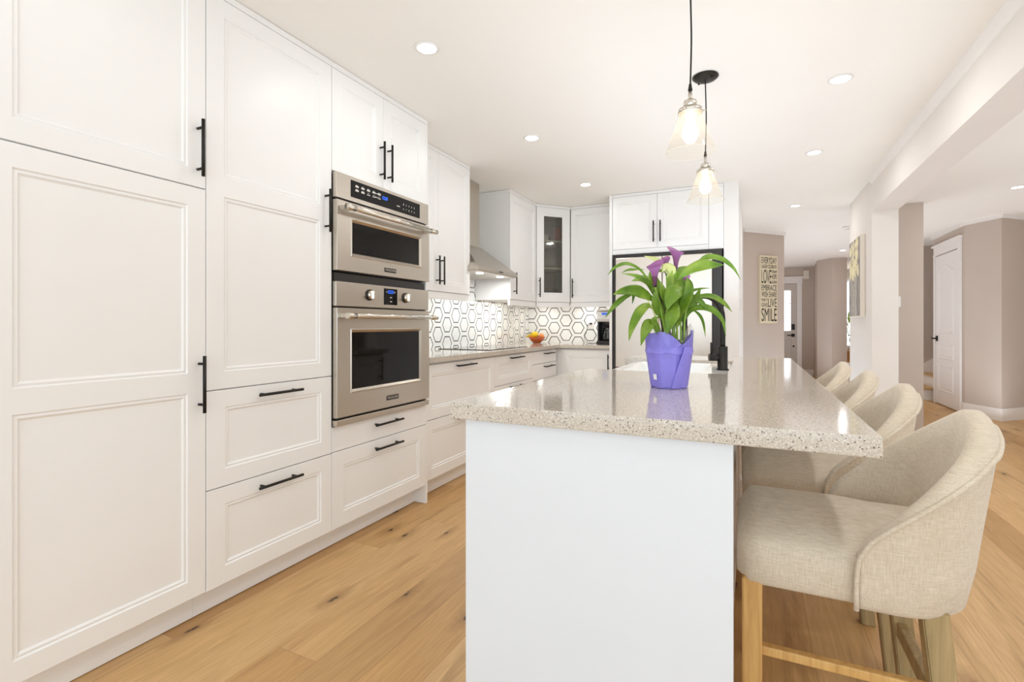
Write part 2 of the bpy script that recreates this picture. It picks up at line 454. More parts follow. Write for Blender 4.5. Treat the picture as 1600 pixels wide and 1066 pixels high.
# ================================================================== SETTING
CEIL = 2.45
struct('floor', MB().box(-2.6, 4.7, -3.1, 14.3, -0.1, 0.0), M['floor'])
struct('ceiling', MB().box(-2.6, 4.7, -3.1, 14.3, CEIL, CEIL + 0.1), M['ceiling'])
struct('wall_left', MB().box(-2.6, -2.5, -3.1, 5.68, 0, CEIL), M['wall_white'])
struct('wall_kitchen_back', MB().box(-2.6, -0.235, 5.68, 5.78, 0, CEIL), M['wall_white'])
struct('wall_refrigerator_side', MB().box(-0.235, -0.11, 5.0, 7.52, 0, CEIL), M['wall_white'])
struct('wall_right', MB().box(4.6, 4.7, -3.1, 14.3, 0, CEIL), M['wall_beige'])
# wall behind the camera, with two window openings
rw = MB()
for x0, x1, z0, z1 in ((-2.6, -2.1, 0, CEIL), (-2.1, 0.9, 0, 0.12), (-2.1, 0.9, 2.18, CEIL), (0.9, 1.9, 0, CEIL), (1.9, 4.1, 0, 0.4), (1.9, 4.1, 2.1, CEIL), (4.1, 4.7, 0, CEIL)):
    rw.box(x0, x1, -3.1, -3.0, z0, z1)
struct('wall_rear', rw, M['wall_white'])
w1 = MB()
for x in (-2.1, -1.13, -0.13, 0.84): w1.box(x, x + 0.06, -3.08, -3.02, 0.12, 2.18)
w1.box(-2.1, 0.9, -3.08, -3.02, 2.12, 2.18); w1.box(-2.1, 0.9, -3.08, -3.02, 0.12, 0.18)
struct('window_1', w1, M['trim'])
w2 = MB()
for x in (1.9, 2.97, 4.04): w2.box(x, x + 0.06, -3.08, -3.02, 0.4, 2.1)
w2.box(1.9, 4.1, -3.08, -3.02, 2.04, 2.1); w2.box(1.9, 4.1, -3.08, -3.02, 0.4, 0.46)
struct('window_2', w2, M['trim'])
# backsplash tiling
struct('backsplash_left', MB().box(-2.5, -2.49, 2.66, 5.68, 0.93, 2.44), M['hex_left'])
struct('backsplash_back', MB().box(-2.49, -1.30, 5.67, 5.68, 0.93, 1.42), M['hex_back'])
# dividing wall stub, beam and the wall behind it
struct('wall_dining_stub', MB().box(0.963, 1.157, 5.42, 6.53, 0, CEIL), M['wall_beige'])
struct('beam', MB().box(0.963, 1.157, -3.0, 5.42, 2.156, CEIL), M['wall_beige'])
struct('wall_hall_corner', MB().box(1.035, 1.645, 6.70, 6.82, 0, CEIL), M['wall_taupe'])
struct('trim_beam_crown', MB().prism([(0.963, 2.40), (0.955, 2.405), (0.928, 2.445), (0.928, CEIL), (0.963, CEIL)], -3.0, 5.42), M['trim'])
o = bpy.data.objects['trim_beam_crown']
for v in o.data.vertices: v.co = Vector((v.co.x, v.co.z, v.co.y))
o.data.flip_normals()
# angled wall with the sign
A, B = Vector((-0.11, 7.48)), Vector((0.41, 8.07)); dv = (B - A).normalized(); nv = Vector((-dv.y, dv.x))
q = [A, B, B + nv * 0.12, A + nv * 0.12]
struct('wall_angled', MB().prism([(p.x, p.y) for p in q], 0, CEIL), M['wall_taupe'])
q = [A - nv * 0.0, B, B - nv * 0.03, A - nv * 0.03]
struct('trim_angled_crown', MB().prism([(p.x, p.y) for p in q], CEIL - 0.045, CEIL), M['trim'])
# entry hall
struct('wall_hall_left', MB().box(-0.75, -0.65, 7.4, 13.1, 0, CEIL), M['wall_taupe'])
struct('wall_hall_return', MB().box(-0.75, -0.235, 7.4, 7.52, 0, CEIL), M['wall_taupe'])
struct('wall_entry', MB().box(-0.65, 1.256, 13.0, 13.12, 0, CEIL), M['wall_taupe'])
struct('wall_entry_column', MB().prism([(1.256, 13.12), (1.19, 11.84), (1.405, 11.51), (1.66, 11.56), (1.66, 13.12)], 0, CEIL), M['wall_taupe'])
struct('baseboard_entry', MB().box(1.0, 1.24, 12.985, 13.0, 0, 0.14), M['trim'])
# far room wall with a window
fw = MB()
for x0, x1, z0, z1 in ((1.5, 1.80, 0, CEIL), (1.80, 3.2, 0, 0.35), (1.80, 3.2, 2.2, CEIL), (3.2, 4.7, 0, CEIL)): fw.box(x0, x1, 14.1, 14.2, z0, z1)
struct('wall_far', fw, M['wall_beige'])
win = part('window_3', MB().box(1.80, 1.86, 14.1, 14.16, 0.35, 2.2).box(3.14, 3.2, 14.1, 14.16, 0.35, 2.2).box(1.8, 3.2, 14.1, 14.16, 2.14, 2.2).box(1.8, 3.2, 14.1, 14.16, 0.35, 0.41).box(2.47, 2.53, 14.1, 14.16, 0.41, 2.14), M['trim'], kind='structure')
part('window_pane', MB().box(1.86, 3.14, 14.12, 14.13, 0.41, 2.14), M['daylit_bright'], win)
# stair hall walls and the closet volume
struct('wall_stair', MB().box(1.66, 4.6, 10.45, 10.55, 0, CEIL), M['wall_taupe'])
CL = [(2.45, 9.5), (2.45, 8.27), (2.67, 7.87), (3.45, 8.62), (4.6, 8.62), (4.6, 9.5)]
struct('wall_closet', MB().prism(CL, 0, CEIL), M['wall_taupe'])
def strip(name, pts, off, z0, z1, mat):
    """moulding following a wall line, off metres proud of it"""
    P = [Vector(p) for p in pts]; out = []
    for i, p in enumerate(P):
        a = (P[i] - P[i - 1]).normalized() if i else (P[1] - P[0]).normalized()
        b = (P[i + 1] - P[i]).normalized() if i < len(P) - 1 else a
        na, nb = Vector((a.y, -a.x)), Vector((b.y, -b.x)); n = (na + nb).normalized()
        out.append(p + n * (off / max(0.3, n.dot(na))))
    struct(name, MB().prism([(p.x, p.y) for p in P] + [(p.x, p.y) for p in out[::-1]], z0, z1), mat)
strip('baseboard_closet', [(2.45, 8.37), (2.45, 8.27), (2.67, 7.87), (3.45, 8.62), (4.6, 8.62)], 0.016, 0, 0.145, M['trim'])
strip('trim_closet_crown', [(2.45, 9.5), (2.45, 8.27), (2.67, 7.87), (3.45, 8.62), (4.6, 8.62)], 0.03, CEIL - 0.04, CEIL, M['trim'])

# ------------------------------------------------------------------ panelled fronts and bar handles
PROFILE = [(0.0, 0.0), (0.004, 0.0055), (0.012, 0.0035), (0.019, 0.009)]
def front_bm(mb, x0, x1, z0, z1, insets=(), y=-0.02, t=0.0195, rev=0.0012, cut=False, prof=PROFILE):
    """slab x0..x1, z0..z1 facing -Y with recessed, beaded panels; insets share their left and right margins"""
    x0 += rev; x1 -= rev; z0 += rev; z1 -= rev; e = 0.0012
    yb = y + t
    def R(a0, a1, b0, b1, yy): return [(a0, yy, b0), (a1, yy, b0), (a1, yy, b1), (a0, yy, b1)]
    # rim and sides with a small arris
    o_ = R(x0, x1, z0, z1, y + e); i_ = R(x0 + e, x1 - e, z0 + e, z1 - e, y); b_ = R(x0, x1, z0, z1, yb)
    for k in range(4):
        j = (k + 1) % 4
        mb.quad([b_[k], b_[j], o_[j], o_[k]]); mb.quad([o_[k], o_[j], i_[j], i_[k]])
    if not cut: mb.quad(b_[::-1])
    x0 += e; x1 -= e; z0 += e; z1 -= e
    if not insets:
        mb.quad(R(x0, x1, z0, z1, y)); return
    a0, a1 = insets[0][0], insets[0][1]
    mb.quad(R(x0, a0, z0, z1, y)); mb.quad(R(a1, x1, z0, z1, y))
    zs = z0
    for (_, _, b0, b1) in sorted(insets, key=lambda q: q[2]):
        mb.quad(R(a0, a1, zs, b0, y)); zs = b1
        rings = [R(a0 + i, a1 - i, b0 + i, b1 - i, y + d) for i, d in prof]
        for p, q in zip(rings, rings[1:]):
            for k in range(4):
                j = (k + 1) % 4; mb.quad([p[k], p[j], q[j], q[k]])
        if not cut: mb.quad(rings[-1])
        else:
            bk = R(a0 + prof[-1][0], a1 - prof[-1][0], b0 + prof[-1][0], b1 - prof[-1][0], yb)
            for k in range(4):
                j = (k + 1) % 4; mb.quad([rings[-1][k], rings[-1][j], bk[j], bk[k]])
    mb.quad(R(a0, a1, zs, z1, y))
def handle_bm(x, z, L, vert, y=-0.02, r=0.0062, out=0.034):
    mb = MB(); a = L / 2
    if vert:
        mb.cyl((x, y - out, z - a), (x, y - out, z + a), r, 12)
        for s in (-1, 1): mb.cyl((x, y + 0.002, z + s * (a - 0.03)), (x, y - out, z + s * (a - 0.03)), 0.005, 10)
    else:
        mb.cyl((x - a, y - out, z), (x + a, y - out, z), r, 12)
        for s in (-1, 1): mb.cyl((x + s * (a - 0.03), y + 0.002, z), (x + s * (a - 0.03), y - out, z), 0.005, 10)
    return mb
def front(t, kind, x0, x1, z0, z1, insets=(), h=None, mat=None):
    """door or drawer front of thing t, with its handle (x, z, length, vertical)"""
    mb = MB(); front_bm(mb, x0, x1, z0, z1, insets)
    d = part(kind, mb, M['cab'], t)
    if h: part('handle', handle_bm(*h), M['black'], d)
    return d
def carcass(t, w, d, z0, z1, x0=0.0):
    part('body', MB().box(x0 + 0.001, w - 0.001, 0.0, d, z0, z1), M['cab'], t)

XF = -1.875                       # plane of the tall fronts
R90 = PI / 2
def tall(name, label, y0, w, z0=0.12):
    t = thing(name, label, 'cabinet', (XF - 0.02, y0, 0), R90, 'tall cabinets along the left wall')
    return t
D = 0.605 - 0.02
# --- pantry with two doors
t = tall('pantry_cabinet', 'tall white two-door pantry cabinet at the camera end of the cabinet wall', 0.60, 0.617)
carcass(t, 0.617, D, 0.12, 2.42)
part('toe_kick', MB().box(0, 0.617, 0.065, 0.08, 0.004, 0.12), M['cab'], t)
part('cornice', MB().box(0, 0.617, -0.02, D, 2.421, 2.447), M['cab'], t)
front(t, 'door', 0, 0.617, 0.122, 1.655, [(0.063, 0.549, 0.19, 0.886), (0.063, 0.549, 0.960, 1.585)], (0.590, 0.918, 0.213, True))
front(t, 'door', 0, 0.617, 1.657, 2.42, [(0.063, 0.549, 1.725, 2.35)], (0.585, 1.80, 0.213, True))
# --- tall door above two deep drawers
t = tall('larder_cabinet', 'tall white cabinet with one long door above two deep drawers, left of the ovens', 1.218, 0.632)
carcass(t, 0.632, D, 0.12, 2.42)
part('toe_kick', MB().box(0, 0.632, 0.065, 0.08, 0.004, 0.12), M['cab'], t)
part('cornice', MB().box(0, 0.632, -0.02, D, 2.421, 2.447), M['cab'], t)
front(t, 'door', 0, 0.632, 0.888, 2.42, [(0.072, 0.558, 0.957, 1.645), (0.072, 0.558, 1.72, 2.35)], (0.590, 1.695, 0.208, True))
front(t, 'drawer', 0, 0.632, 0.505, 0.886, [(0.076, 0.566, 0.573, 0.817)], (0.316, 0.848, 0.222, False))
front(t, 'drawer', 0, 0.632, 0.120, 0.503, [(0.076, 0.566, 0.190, 0.435)], (0.316, 0.460, 0.222, False))
# --- oven housing
OY = 1.851; OW = 0.79
t = tall('oven_cabinet', 'tall white cabinet housing both ovens, with two short doors above and two drawers below', OY, OW)
ob = MB(); ob.box(0.001, OW - 0.001, 0.0, D, 0.12, 0.634); ob.box(0.001, OW - 0.001, 0.0, D, 1.904, 2.42)
ob.box(0.001, 0.012, 0.0, D, 0.634, 1.904); ob.box(OW - 0.012, OW - 0.001, 0.0, D, 0.634, 1.904); ob.box(0.012, OW - 0.012, D - 0.012, D, 0.634, 1.904)
part('body', ob, M['cab'], t)
part('toe_kick', MB().box(0, OW, 0.065, 0.08, 0.004, 0.12), M['cab'], t)
part('end_panel', MB().box(OW, OW + 0.02, -0.02, D, 0.002, 2.42, 0.001, 1), M['cab'], t)
part('cornice', MB().box(0, OW + 0.02, -0.02, D, 2.421, 2.447), M['cab'], t)
mid = 0.385
front(t, 'door', 0, mid, 1.907, 2.42, [(0.062, mid - 0.062, 1.975, 2.35)], (mid - 0.03, 2.055, 0.21, True))
front(t, 'door', mid, OW, 1.907, 2.42, [(mid + 0.062, OW - 0.066, 1.975, 2.35)], (mid + 0.036, 2.055, 0.21, True))
front(t, 'drawer', 0, OW, 0.507, 0.632, (), (0.405, 0.592, 0.235, False))
front(t, 'drawer', 0, OW, 0.120, 0.505, [(0.078, 0.722, 0.193, 0.428)], (0.405, 0.460, 0.235, False))

# --- wall ovens
def oven_front(mb, x0, x1, z0, z1, win, y, t=0.03):
    prof = [(0.0, 0.0), (0.003, -0.003), (0.007, -0.003), (0.020, 0.009)]
    front_bm(mb, x0, x1, z0, z1, [win], y=y, t=t, rev=0.0, cut=True, prof=prof)
def bar_handle(t, x0, x1, z, y, r=0.0125):
    out = 0.058
    h = part('handle', MB().cyl((x0 + 0.0, y - out, z), (x1, y - out, z), r, 20), M['steel_bright'], t, label='polished stainless bar handle')
    for x in (x0 + 0.035, x1 - 0.035):
        part('bracket', MB().box(x - 0.03, x + 0.014, y - out, y, z - 0.011, z + 0.011, 0.003), M['steel'], h)
    for x in (x0, x1):
        s = 1 if x == x0 else -1
        part('end_cap', MB().cyl((x - s * 0.004, y - out, z), (x + s * 0.055, y - out, z), r + 0.0022, 20), M['steel_bright'], h)
def badge(t, x, z, w, h, y, mat=None):
    b = part('badge', MB().box(x - w / 2, x + w / 2, y - 0.003, y, z - h / 2, z + h / 2, 0.001, 1), M['dark'], t)
    part('lettering', text_bm('FRIGIDAIRE', x - w * 0.44, z - h * 0.22, w * 0.88, h * 0.5, y - 0.0032), M['nickel'], b)
OL = (XF, OY, 0)
mw = thing('microwave_oven', 'stainless built-in microwave oven with wide black touch panel, upper of the two ovens', 'oven', (XF, OY, 1.405), R90, 'built-in ovens')
part('body', MB().box(0.016, 0.774, 0.0, 0.5, 1.41, 1.90), M['dark'], mw)
cp = part('control_panel', MB().box(0.004, 0.786, -0.024, 0.002, 1.775, 1.902, 0.003), M['steel'], mw)
dsp = part('touch_display', MB().box(0.104, 0.692, -0.0262, -0.02, 1.797, 1.884, 0.001, 1), M['blackgloss'], mw)
part('clock_digits', text_bm('12:20', 0.345, 1.838, 0.042, 0.018, -0.0263), M['blue'], dsp)
mk = MB()
for r in range(2):
    for c in range(5):
        x = 0.135 + c * 0.043; z = 1.853 - r * 0.021
        mk.box(x, x + 0.024, -0.0266, -0.0262, z, z + (0.009 if (r == 0 or c < 2) else 0.004)); mk.box(x + 0.004, x + 0.018, -0.0266, -0.0262, z + 0.0105, z + 0.0125)
for z in (1.855, 1.835): mk.box(0.305 - 0.02, 0.305, -0.0266, -0.0262, z, z + 0.004)
mk.box(0.47, 0.497, -0.0266, -0.0262, 1.826, 1.831)
part('key_markings', mk, M['print'], dsp)
kd = bmesh.new()
for r, s in enumerate(('12345', '67890')):
    for c, ch in enumerate(s):
        b2 = text_bm(ch, 0.528 + c * 0.026, 1.843 - r * 0.026, 0.0055, 0.010, -0.0263)
        tmp = bpy.data.meshes.new('digit'); b2.to_mesh(tmp); b2.free(); kd.from_mesh(tmp); bpy.data.meshes.remove(tmp)
part('keypad_digits', kd, M['print'], dsp)
dr = MB(); oven_front(dr, 0.004, 0.786, 1.413, 1.764, (0.098, 0.706, 1.49, 1.686), -0.03)
dr = part('door', dr, M['steel'], mw)
part('window', MB().box(0.11, 0.694, -0.0225, -0.012, 1.502, 1.674), M['blackgloss'], dr)
badge(mw, 0.407, 1.448, 0.098, 0.024, -0.03)
bar_handle(mw, 0.012, 0.778, 1.722, -0.03)
ov = thing('wall_oven', 'stainless wall oven with two round knobs and a large dark window, below the microwave', 'oven', (XF, OY, 0.634), R90, 'built-in ovens')
part('body', MB().box(0.016, 0.774, 0.0, 0.55, 0.64, 1.404), M['dark'], ov)
part('control_panel', MB().box(0.004, 0.786, -0.024, 0.002, 1.234, 1.358, 0.003), M['steel'], ov)
for x in (0.243, 0.551):
    k = part('knob', MB().cyl((x, -0.024, 1.301), (x, -0.052, 1.301), 0.026, 32, 0.0235).box(x - 0.008, x + 0.008, -0.062, -0.05, 1.278, 1.324, 0.003), M['steel_bright'], ov)
    part('knob_collar', MB().cyl((x, -0.0238, 1.301), (x, -0.030, 1.301), 0.030, 32), M['dark'], k)
dsp = part('clock_display', MB().box(0.360, 0.475, -0.0262, -0.02, 1.254, 1.345, 0.001, 1), M['blackgloss'], ov)
part('clock_digits', text_bm('12:21', 0.393, 1.318, 0.046, 0.018, -0.0263), M['blue'], dsp)
mk = MB()
for z in (1.293, 1.270): mk.box(0.410, 0.426, -0.0266, -0.0262, z, z + 0.005)
mk.box(0.380, 0.384, -0.0266, -0.0262, 1.322, 1.330); mk.box(0.448, 0.454, -0.0266, -0.0262, 1.322, 1.330)
part('key_markings', mk, M['print'], dsp)
dr = MB(); oven_front(dr, 0.004, 0.786, 0.678, 1.226, (0.096, 0.706, 0.792, 1.121), -0.03)
dr = part('door', dr, M['steel'], ov)
part('window', MB().box(0.108, 0.694, -0.0225, -0.012, 0.804, 1.109), M['blackgloss'], dr)
badge(ov, 0.427, 0.730, 0.104, 0.026, -0.03)
part('base_trim', MB().box(0.002, 0.788, -0.028, 0.002, 0.637, 0.667, 0.003), M['steel'], ov)
bar_handle(ov, 0.018, 0.782, 1.186, -0.03)

# --- base run along the left wall
XB = -1.895; BD = 0.58
def base(name, label, y0, w):
    t = thing(name, label, 'cabinet', (XB - 0.02, y0, 0), R90, 'base cabinets under the stone counter')
    carcass(t, w, BD, 0.12, 0.892)
    part('toe_kick', MB().box(0, w, 0.065, 0.08, 0.004, 0.12), M['cab'], t)
    return t
w = 0.967
t = base('base_cabinet', 'wide white base cabinet with two deep drawers, right beside the oven housing', 2.663, w)
front(t, 'drawer', 0, w, 0.518, 0.880, [(0.07, w - 0.07, 0.585, 0.815)], (w / 2, 0.852, 0.265, False))
front(t, 'drawer', 0, w, 0.128, 0.515, [(0.07, w - 0.07, 0.195, 0.447)], (w / 2, 0.480, 0.265, False))
w = 0.78
t = base('base_cabinet', 'white base cabinet with three drawers under the cooktop', 3.631, w)
front(t, 'drawer', 0, w, 0.633, 0.880, [(0.07, w - 0.07, 0.695, 0.818)], (0.39, 0.855, 0.27, False))
front(t, 'drawer', 0, w, 0.380, 0.630, [(0.07, w - 0.07, 0.445, 0.565)], (0.39, 0.602, 0.27, False))
front(t, 'drawer', 0, w, 0.128, 0.377, [(0.07, w - 0.07, 0.195, 0.312)], (0.39, 0.350, 0.27, False))
w = 0.638
t = base('base_cabinet', 'white base cabinet with two shallow top drawers, below the fruit bowl corner', 4.412, w)
front(t, 'drawer', 0, w, 0.757, 0.880, (), (0.39, 0.853, 0.26, False))
front(t, 'drawer', 0, w, 0.600, 0.754, (), (0.39, 0.722, 0.26, False))
front(t, 'drawer', 0, w, 0.372, 0.597, [(0.07, w - 0.07, 0.43, 0.54)], (0.39, 0.57, 0.26, False))
front(t, 'drawer', 0, w, 0.128, 0.369, [(0.07, w - 0.07, 0.19, 0.31)], (0.39, 0.34, 0.26, False))
t = thing('base_cabinet', 'white base cabinet with one wide door and an upright handle, under the coffee maker', 'cabinet', (-1.895, 5.11, 0), 0, 'base cabinets under the stone counter')
part('body', MB().box(-0.6, 0.594, 0.0, 0.555, 0.12, 0.892), M['cab'], t)
part('toe_kick', MB().box(0.0, 0.594, 0.065, 0.08, 0.004, 0.12), M['cab'], t)
part('filler', MB().box(-0.019, 0.043, -0.012, 0.0, 0.128, 0.88), M['cab'], t)
front(t, 'door', 0.045, 0.594, 0.128, 0.880, [(0.115, 0.524, 0.195, 0.81)], (0.562, 0.75, 0.175, True))
# --- L-shaped stone counter and cooktop
ct = part('countertop', MB().prism([(-2.489, 2.664), (-1.86, 2.664), (-1.86, 5.05), (-1.303, 5.05), (-1.303, 5.669), (-2.489, 5.669)], 0.894, 0.93, 0.002, 1), M['quartz'])
tag(ct, 'L-shaped beige speckled stone countertop along the tiled walls', 'countertop')
ck = thing('cooktop', 'flat black glass cooktop set on the counter under the range hood', 'cooktop', (-2.2, 4.02, 0.93))
part('glass_top', MB().box(-0.255, 0.255, -0.38, 0.38, 0.930, 0.9355, 0.002), M['blackgloss'], ck)
for x, y, r in ((-0.12, -0.2, 0.1), (0.12, -0.2, 0.075), (-0.12, 0.2, 0.075), (0.12, 0.2, 0.1)):
    part('burner_ring', MB().lathe([(r, 0.9356), (r + 0.002, 0.9358), (r + 0.004, 0.9356)], (x, y, 0), 40), M['print'], ck)

# --- wall cabinets
XU = -2.10; UD = 0.365
def upper(name, label, loc, rot, w, doors, d=UD, hollow=False):
    t = thing(name, label, 'cabinet', loc, rot, 'wall cabinets')
    part('body', MB().box(0.001, w - 0.001, 0.0, d, 1.388, 2.42), M['cab'], t)
    part('cornice', MB().box(0, w, -0.02, d, 2.421, 2.447), M['cab'], t)
    part('light_rail', MB().box(0, w, -0.012, 0.008, 1.335, 1.387), M['cab'], t)
    for x0, x1, hx in doors:
        front(t, 'door', x0, x1, 1.39, 2.42, [(x0 + 0.06, x1 - 0.06, 1.455, 2.355)], (hx, 1.545, 0.21, True))
    return t
upper('wall_cabinet', 'white two-door wall cabinet between the oven housing and the range hood', (XU - 0.02, 2.663, 1.335), R90, 0.917, [(0, 0.452, 0.425), (0.452, 0.917, 0.486)])
upper('wall_cabinet', 'white single-door wall cabinet between the range hood and the glass-fronted corner', (XU - 0.02, 4.345, 1.335), R90, 0.64, [(0, 0.64, 0.075)])
upper('wall_cabinet', 'white single-door wall cabinet above the coffee maker', (-1.815, 5.315, 1.335), 0, 0.512, [(0, 0.512, 0.03)], 0.354)
# corner cabinet with a glass door, open inside
P0, P1 = Vector((XU, 4.988)), Vector((-1.818, 5.295)); ang = math.atan2(P1.y - P0.y, P1.x - P0.x); CWID = (P1 - P0).length
cn = thing('corner_wall_cabinet', 'white corner wall cabinet with a tall narrow glass door showing dishes', 'cabinet', (P0.x, P0.y, 1.335), ang, 'wall cabinets')
inv = Matrix.Rotation(-ang, 2)
def loc2(x, y):
    v = inv @ (Vector((x, y)) - P0); return (v.x, v.y)
foot = [loc2(XU - 0.02, 4.988 + 0.002), loc2(-1.818 - 0.002, 5.31), loc2(-1.818 - 0.002, 5.665), loc2(-2.485, 5.665), loc2(-2.485, 4.988 + 0.002)]
foot[0] = (0.012, 0.022); foot[1] = (CWID - 0.012, 0.022)
cb = MB(); cb.prism(foot, 1.388, 1.408); cb.prism(foot, 2.40, 2.42)
for i in range(1, 5):
    a, b = Vector(foot[i]), Vector(foot[(i + 1) % 5]); c = sum((Vector(p) for p in foot), Vector((0, 0))) / 5
    n = Vector((-(b - a).y, (b - a).x)).normalized(); n = n if n.dot(c - a) > 0 else -n
    cb.prism([tuple(a), tuple(b), tuple(b + n * 0.012), tuple(a + n * 0.012)], 1.408, 2.40)
part('body', cb, M['cab_in'], cn)
sh = MB()
ins = [(p[0] * 0.93 + 0.07 * 0.2, p[1] * 0.93 + 0.02) for p in foot]
for z in (1.755, 2.055): sh.prism(ins, z, z + 0.018)
part('shelf', sh, M['cab'], cn)
crn = [loc2(XU, 4.988), loc2(-1.818, 5.295), loc2(-1.818, 5.665), loc2(-2.485, 5.665), loc2(-2.485, 4.988)]
part('cornice', MB().prism(crn, 2.421, 2.447), M['cab'], cn)
part('light_rail', MB().box(0.01, CWID - 0.01, 0.008, 0.026, 1.335, 1.387), M['cab'], cn)
dm = MB(); front_bm(dm, 0.004, CWID - 0.004, 1.39, 2.42, [(0.078, CWID - 0.078, 1.475, 2.345)], y=0.0, t=0.019, cut=True)
dr = part('door', dm, M['cab'], cn)
part('handle', handle_bm(0.032, 1.545, 0.21, True, y=0.0), M['black'], dr)
part('glass_pane', MB().box(0.09, CWID - 0.09, 0.011, 0.014, 1.487, 2.333), M['pane'], dr)
# things on its shelves
def corner_pt(x, y): v = Matrix.Rotation(ang, 2) @ Vector((x, y)); return (P0.x + v.x, P0.y + v.y)
def bowl_prof(r, h): return [(0.0, 0.0), (r * 0.5, 0.0), (r * 0.85, h * 0.4), (r, h), (r * 0.94, h), (r * 0.8, h * 0.45), (r * 0.45, 0.012), (0.0, 0.012)]
x, y = corner_pt(0.15, 0.13)
tag(part('dish_stack', MB().lathe([(0.0, 0.0), (0.05, 0.0), (0.055, 0.012), (0.055, 0.075), (0.05, 0.075), (0.048, 0.02), (0.0, 0.02)], (x, y, 2.074)), M['ceramic'], absz=False), 'white round dish on the top shelf behind the cabinet glass', 'dish')
x, y = corner_pt(0.225, 0.235)
tag(part('serving_bowl', MB().lathe(bowl_prof(0.065, 0.06), (x, y, 2.074)), M['dark'], absz=False), 'dark low bowl on the top shelf behind the cabinet glass', 'bowl')
x, y = corner_pt(0.305, 0.105)
tag(part('pitcher', MB().lathe([(0.0, 0.0), (0.04, 0.0), (0.052, 0.05), (0.04, 0.11), (0.05, 0.15), (0.046, 0.15), (0.036, 0.11), (0.0, 0.02)], (x, y, 2.074)).tube([(x + 0.04, y, 2.19), (x + 0.075, y, 2.17), (x + 0.05, y, 2.12)], 0.007), M['red'], absz=False), 'red pottery jug on the top shelf behind the cabinet glass', 'jug')
for i, (a, b) in enumerate(((0.115, 0.08), (0.175, 0.1), (0.235, 0.075), (0.295, 0.1))):
    x, y = corner_pt(a, b)
    tag(part('drinking_glass', MB().lathe([(0.0, 0.0), (0.026, 0.0), (0.032, 0.13), (0.030, 0.13), (0.024, 0.008), (0.0, 0.008)], (x, y, 1.4085)), M['clear'], absz=False),
        'clear drinking glass on the bottom shelf behind the cabinet glass', 'glass', 'drinking glasses behind the cabinet glass')

# --- range hood
hd = thing('range_hood', 'stainless pyramid range hood with a square chimney', 'range hood', (-2.489, 3.915, 1.578))
hx0, hx1, hw = 0.0, 0.489, 0.375
part('canopy_rim', MB().box(hx0, hx1, -hw, hw, 1.592, 1.620, 0.002, 1), M['steel'], hd)
py = MB(); lo = [(0.002, -hw + .002, 1.62), (hx1 - .002, -hw + .002, 1.62), (hx1 - .002, hw - .002, 1.62), (0.002, hw - .002, 1.62)]
hi = [(0.002, -0.155, 1.852), (0.225, -0.155, 1.852), (0.225, 0.155, 1.852), (0.002, 0.155, 1.852)]
for k in range(4): j = (k + 1) % 4; py.quad([lo[k], lo[j], hi[j], hi[k]])
py.quad(hi); part('canopy', py, M['steel'], hd)
part('chimney', MB().box(0.0, 0.205, -0.15, 0.15, 1.85, 2.445, 0.002, 1), M['steel'], hd)
part('underside', MB().box(0.01, hx1 - 0.01, -hw + 0.01, hw - 0.01, 1.582, 1.5925), M['steel'], hd)
for yy in (-0.19, 0.19):
    part('lamp', MB().cyl((0.40, yy, 1.582), (0.40, yy, 1.578), 0.032, 24), M['hoodled'], hd)
part('control_button', MB().box(0.485, 0.4905, 0.0, 0.075, 1.601, 1.611, 0.001, 1), M['dark'], hd)
for yy in (3.73, 4.10): light('hood_lamp', 'AREA', (-2.09, yy, 1.570), 2.5, WARM, (0, 0, 0), 0.06, shape='DISK')
# under-cabinet strips
for x, y, sx, sy, pw, rz in ((-2.34, 3.1, 0.03, 0.8, 0.9, 0), (-2.34, 4.66, 0.03, 0.55, 1.8, 0), (-2.2, 5.43, 0.03, 0.3, 1.1, 0.78), (-1.56, 5.53, 0.45, 0.03, 1.6, 0)):
    light('under_cabinet_strip', 'AREA', (x, y, 1.38), pw, (1, 0.96, 0.9), (0, 0, rz), sx, sy)

# --- refrigerator and its surround
pn = part('cover_panel', MB().box(-1.300, -1.272, 4.99, 5.669, 0.002, 2.447, 0.001, 1), M['cab'])
tag(pn, 'narrow white full-height cover board standing left of the refrigerator', 'cabinet side')
t = thing('refrigerator_cabinet', 'white two-door cabinet above the refrigerator', 'cabinet', (-1.270, 5.02, 1.845), 0, 'wall cabinets')
part('body', MB().box(0.0, 1.033, 0.0, 0.645, 1.865, 2.42), M['cab'], t)
part('bottom_rail', MB().box(0.0, 0.905, -0.018, 0.0, 1.847, 1.893), M['cab'], t)
part('filler', MB().box(0.907, 1.033, -0.020, 0.0, 1.847, 2.42), M['cab'], t)
part('cornice', MB().box(0.0, 1.033, -0.022, 0.645, 2.421, 2.447), M['cab'], t)
sp = 0.437
front(t, 'door', 0, sp, 1.895, 2.42, [(0.058, sp - 0.058, 1.955, 2.36)], (sp - 0.03, 2.05, 0.205, True))
front(t, 'door', sp, 0.905, 1.895, 2.42, [(sp + 0.058, 0.905 - 0.058, 1.955, 2.36)], (sp + 0.034, 2.05, 0.205, True))
fr = thing('refrigerator', 'stainless refrigerator in a black frame behind the plant', 'refrigerator', (-0.753, 5.0, 0))
part('body', MB().box(-0.505, 0.505, 0.012, 0.62, 0.02, 1.842), M['dark'], fr)
fb = MB(); fb.box(-0.505, -0.478, -0.022, 0.012, 0.02, 1.842); fb.box(0.425, 0.505, -0.022, 0.012, 0.02, 1.842); fb.box(-0.478, 0.425, -0.022, 0.012, 1.808, 1.842)
part('frame', fb, M['dark'], fr, label='black surround of the refrigerator doors')
part('door', MB().box(-0.475, -0.0265, -0.052, 0.0, 0.72, 1.804, 0.006), M['fridge_steel'], fr)
part('door', MB().box(-0.0235, 0.422, -0.052, 0.0, 0.72, 1.804, 0.006), M['fridge_steel'], fr)
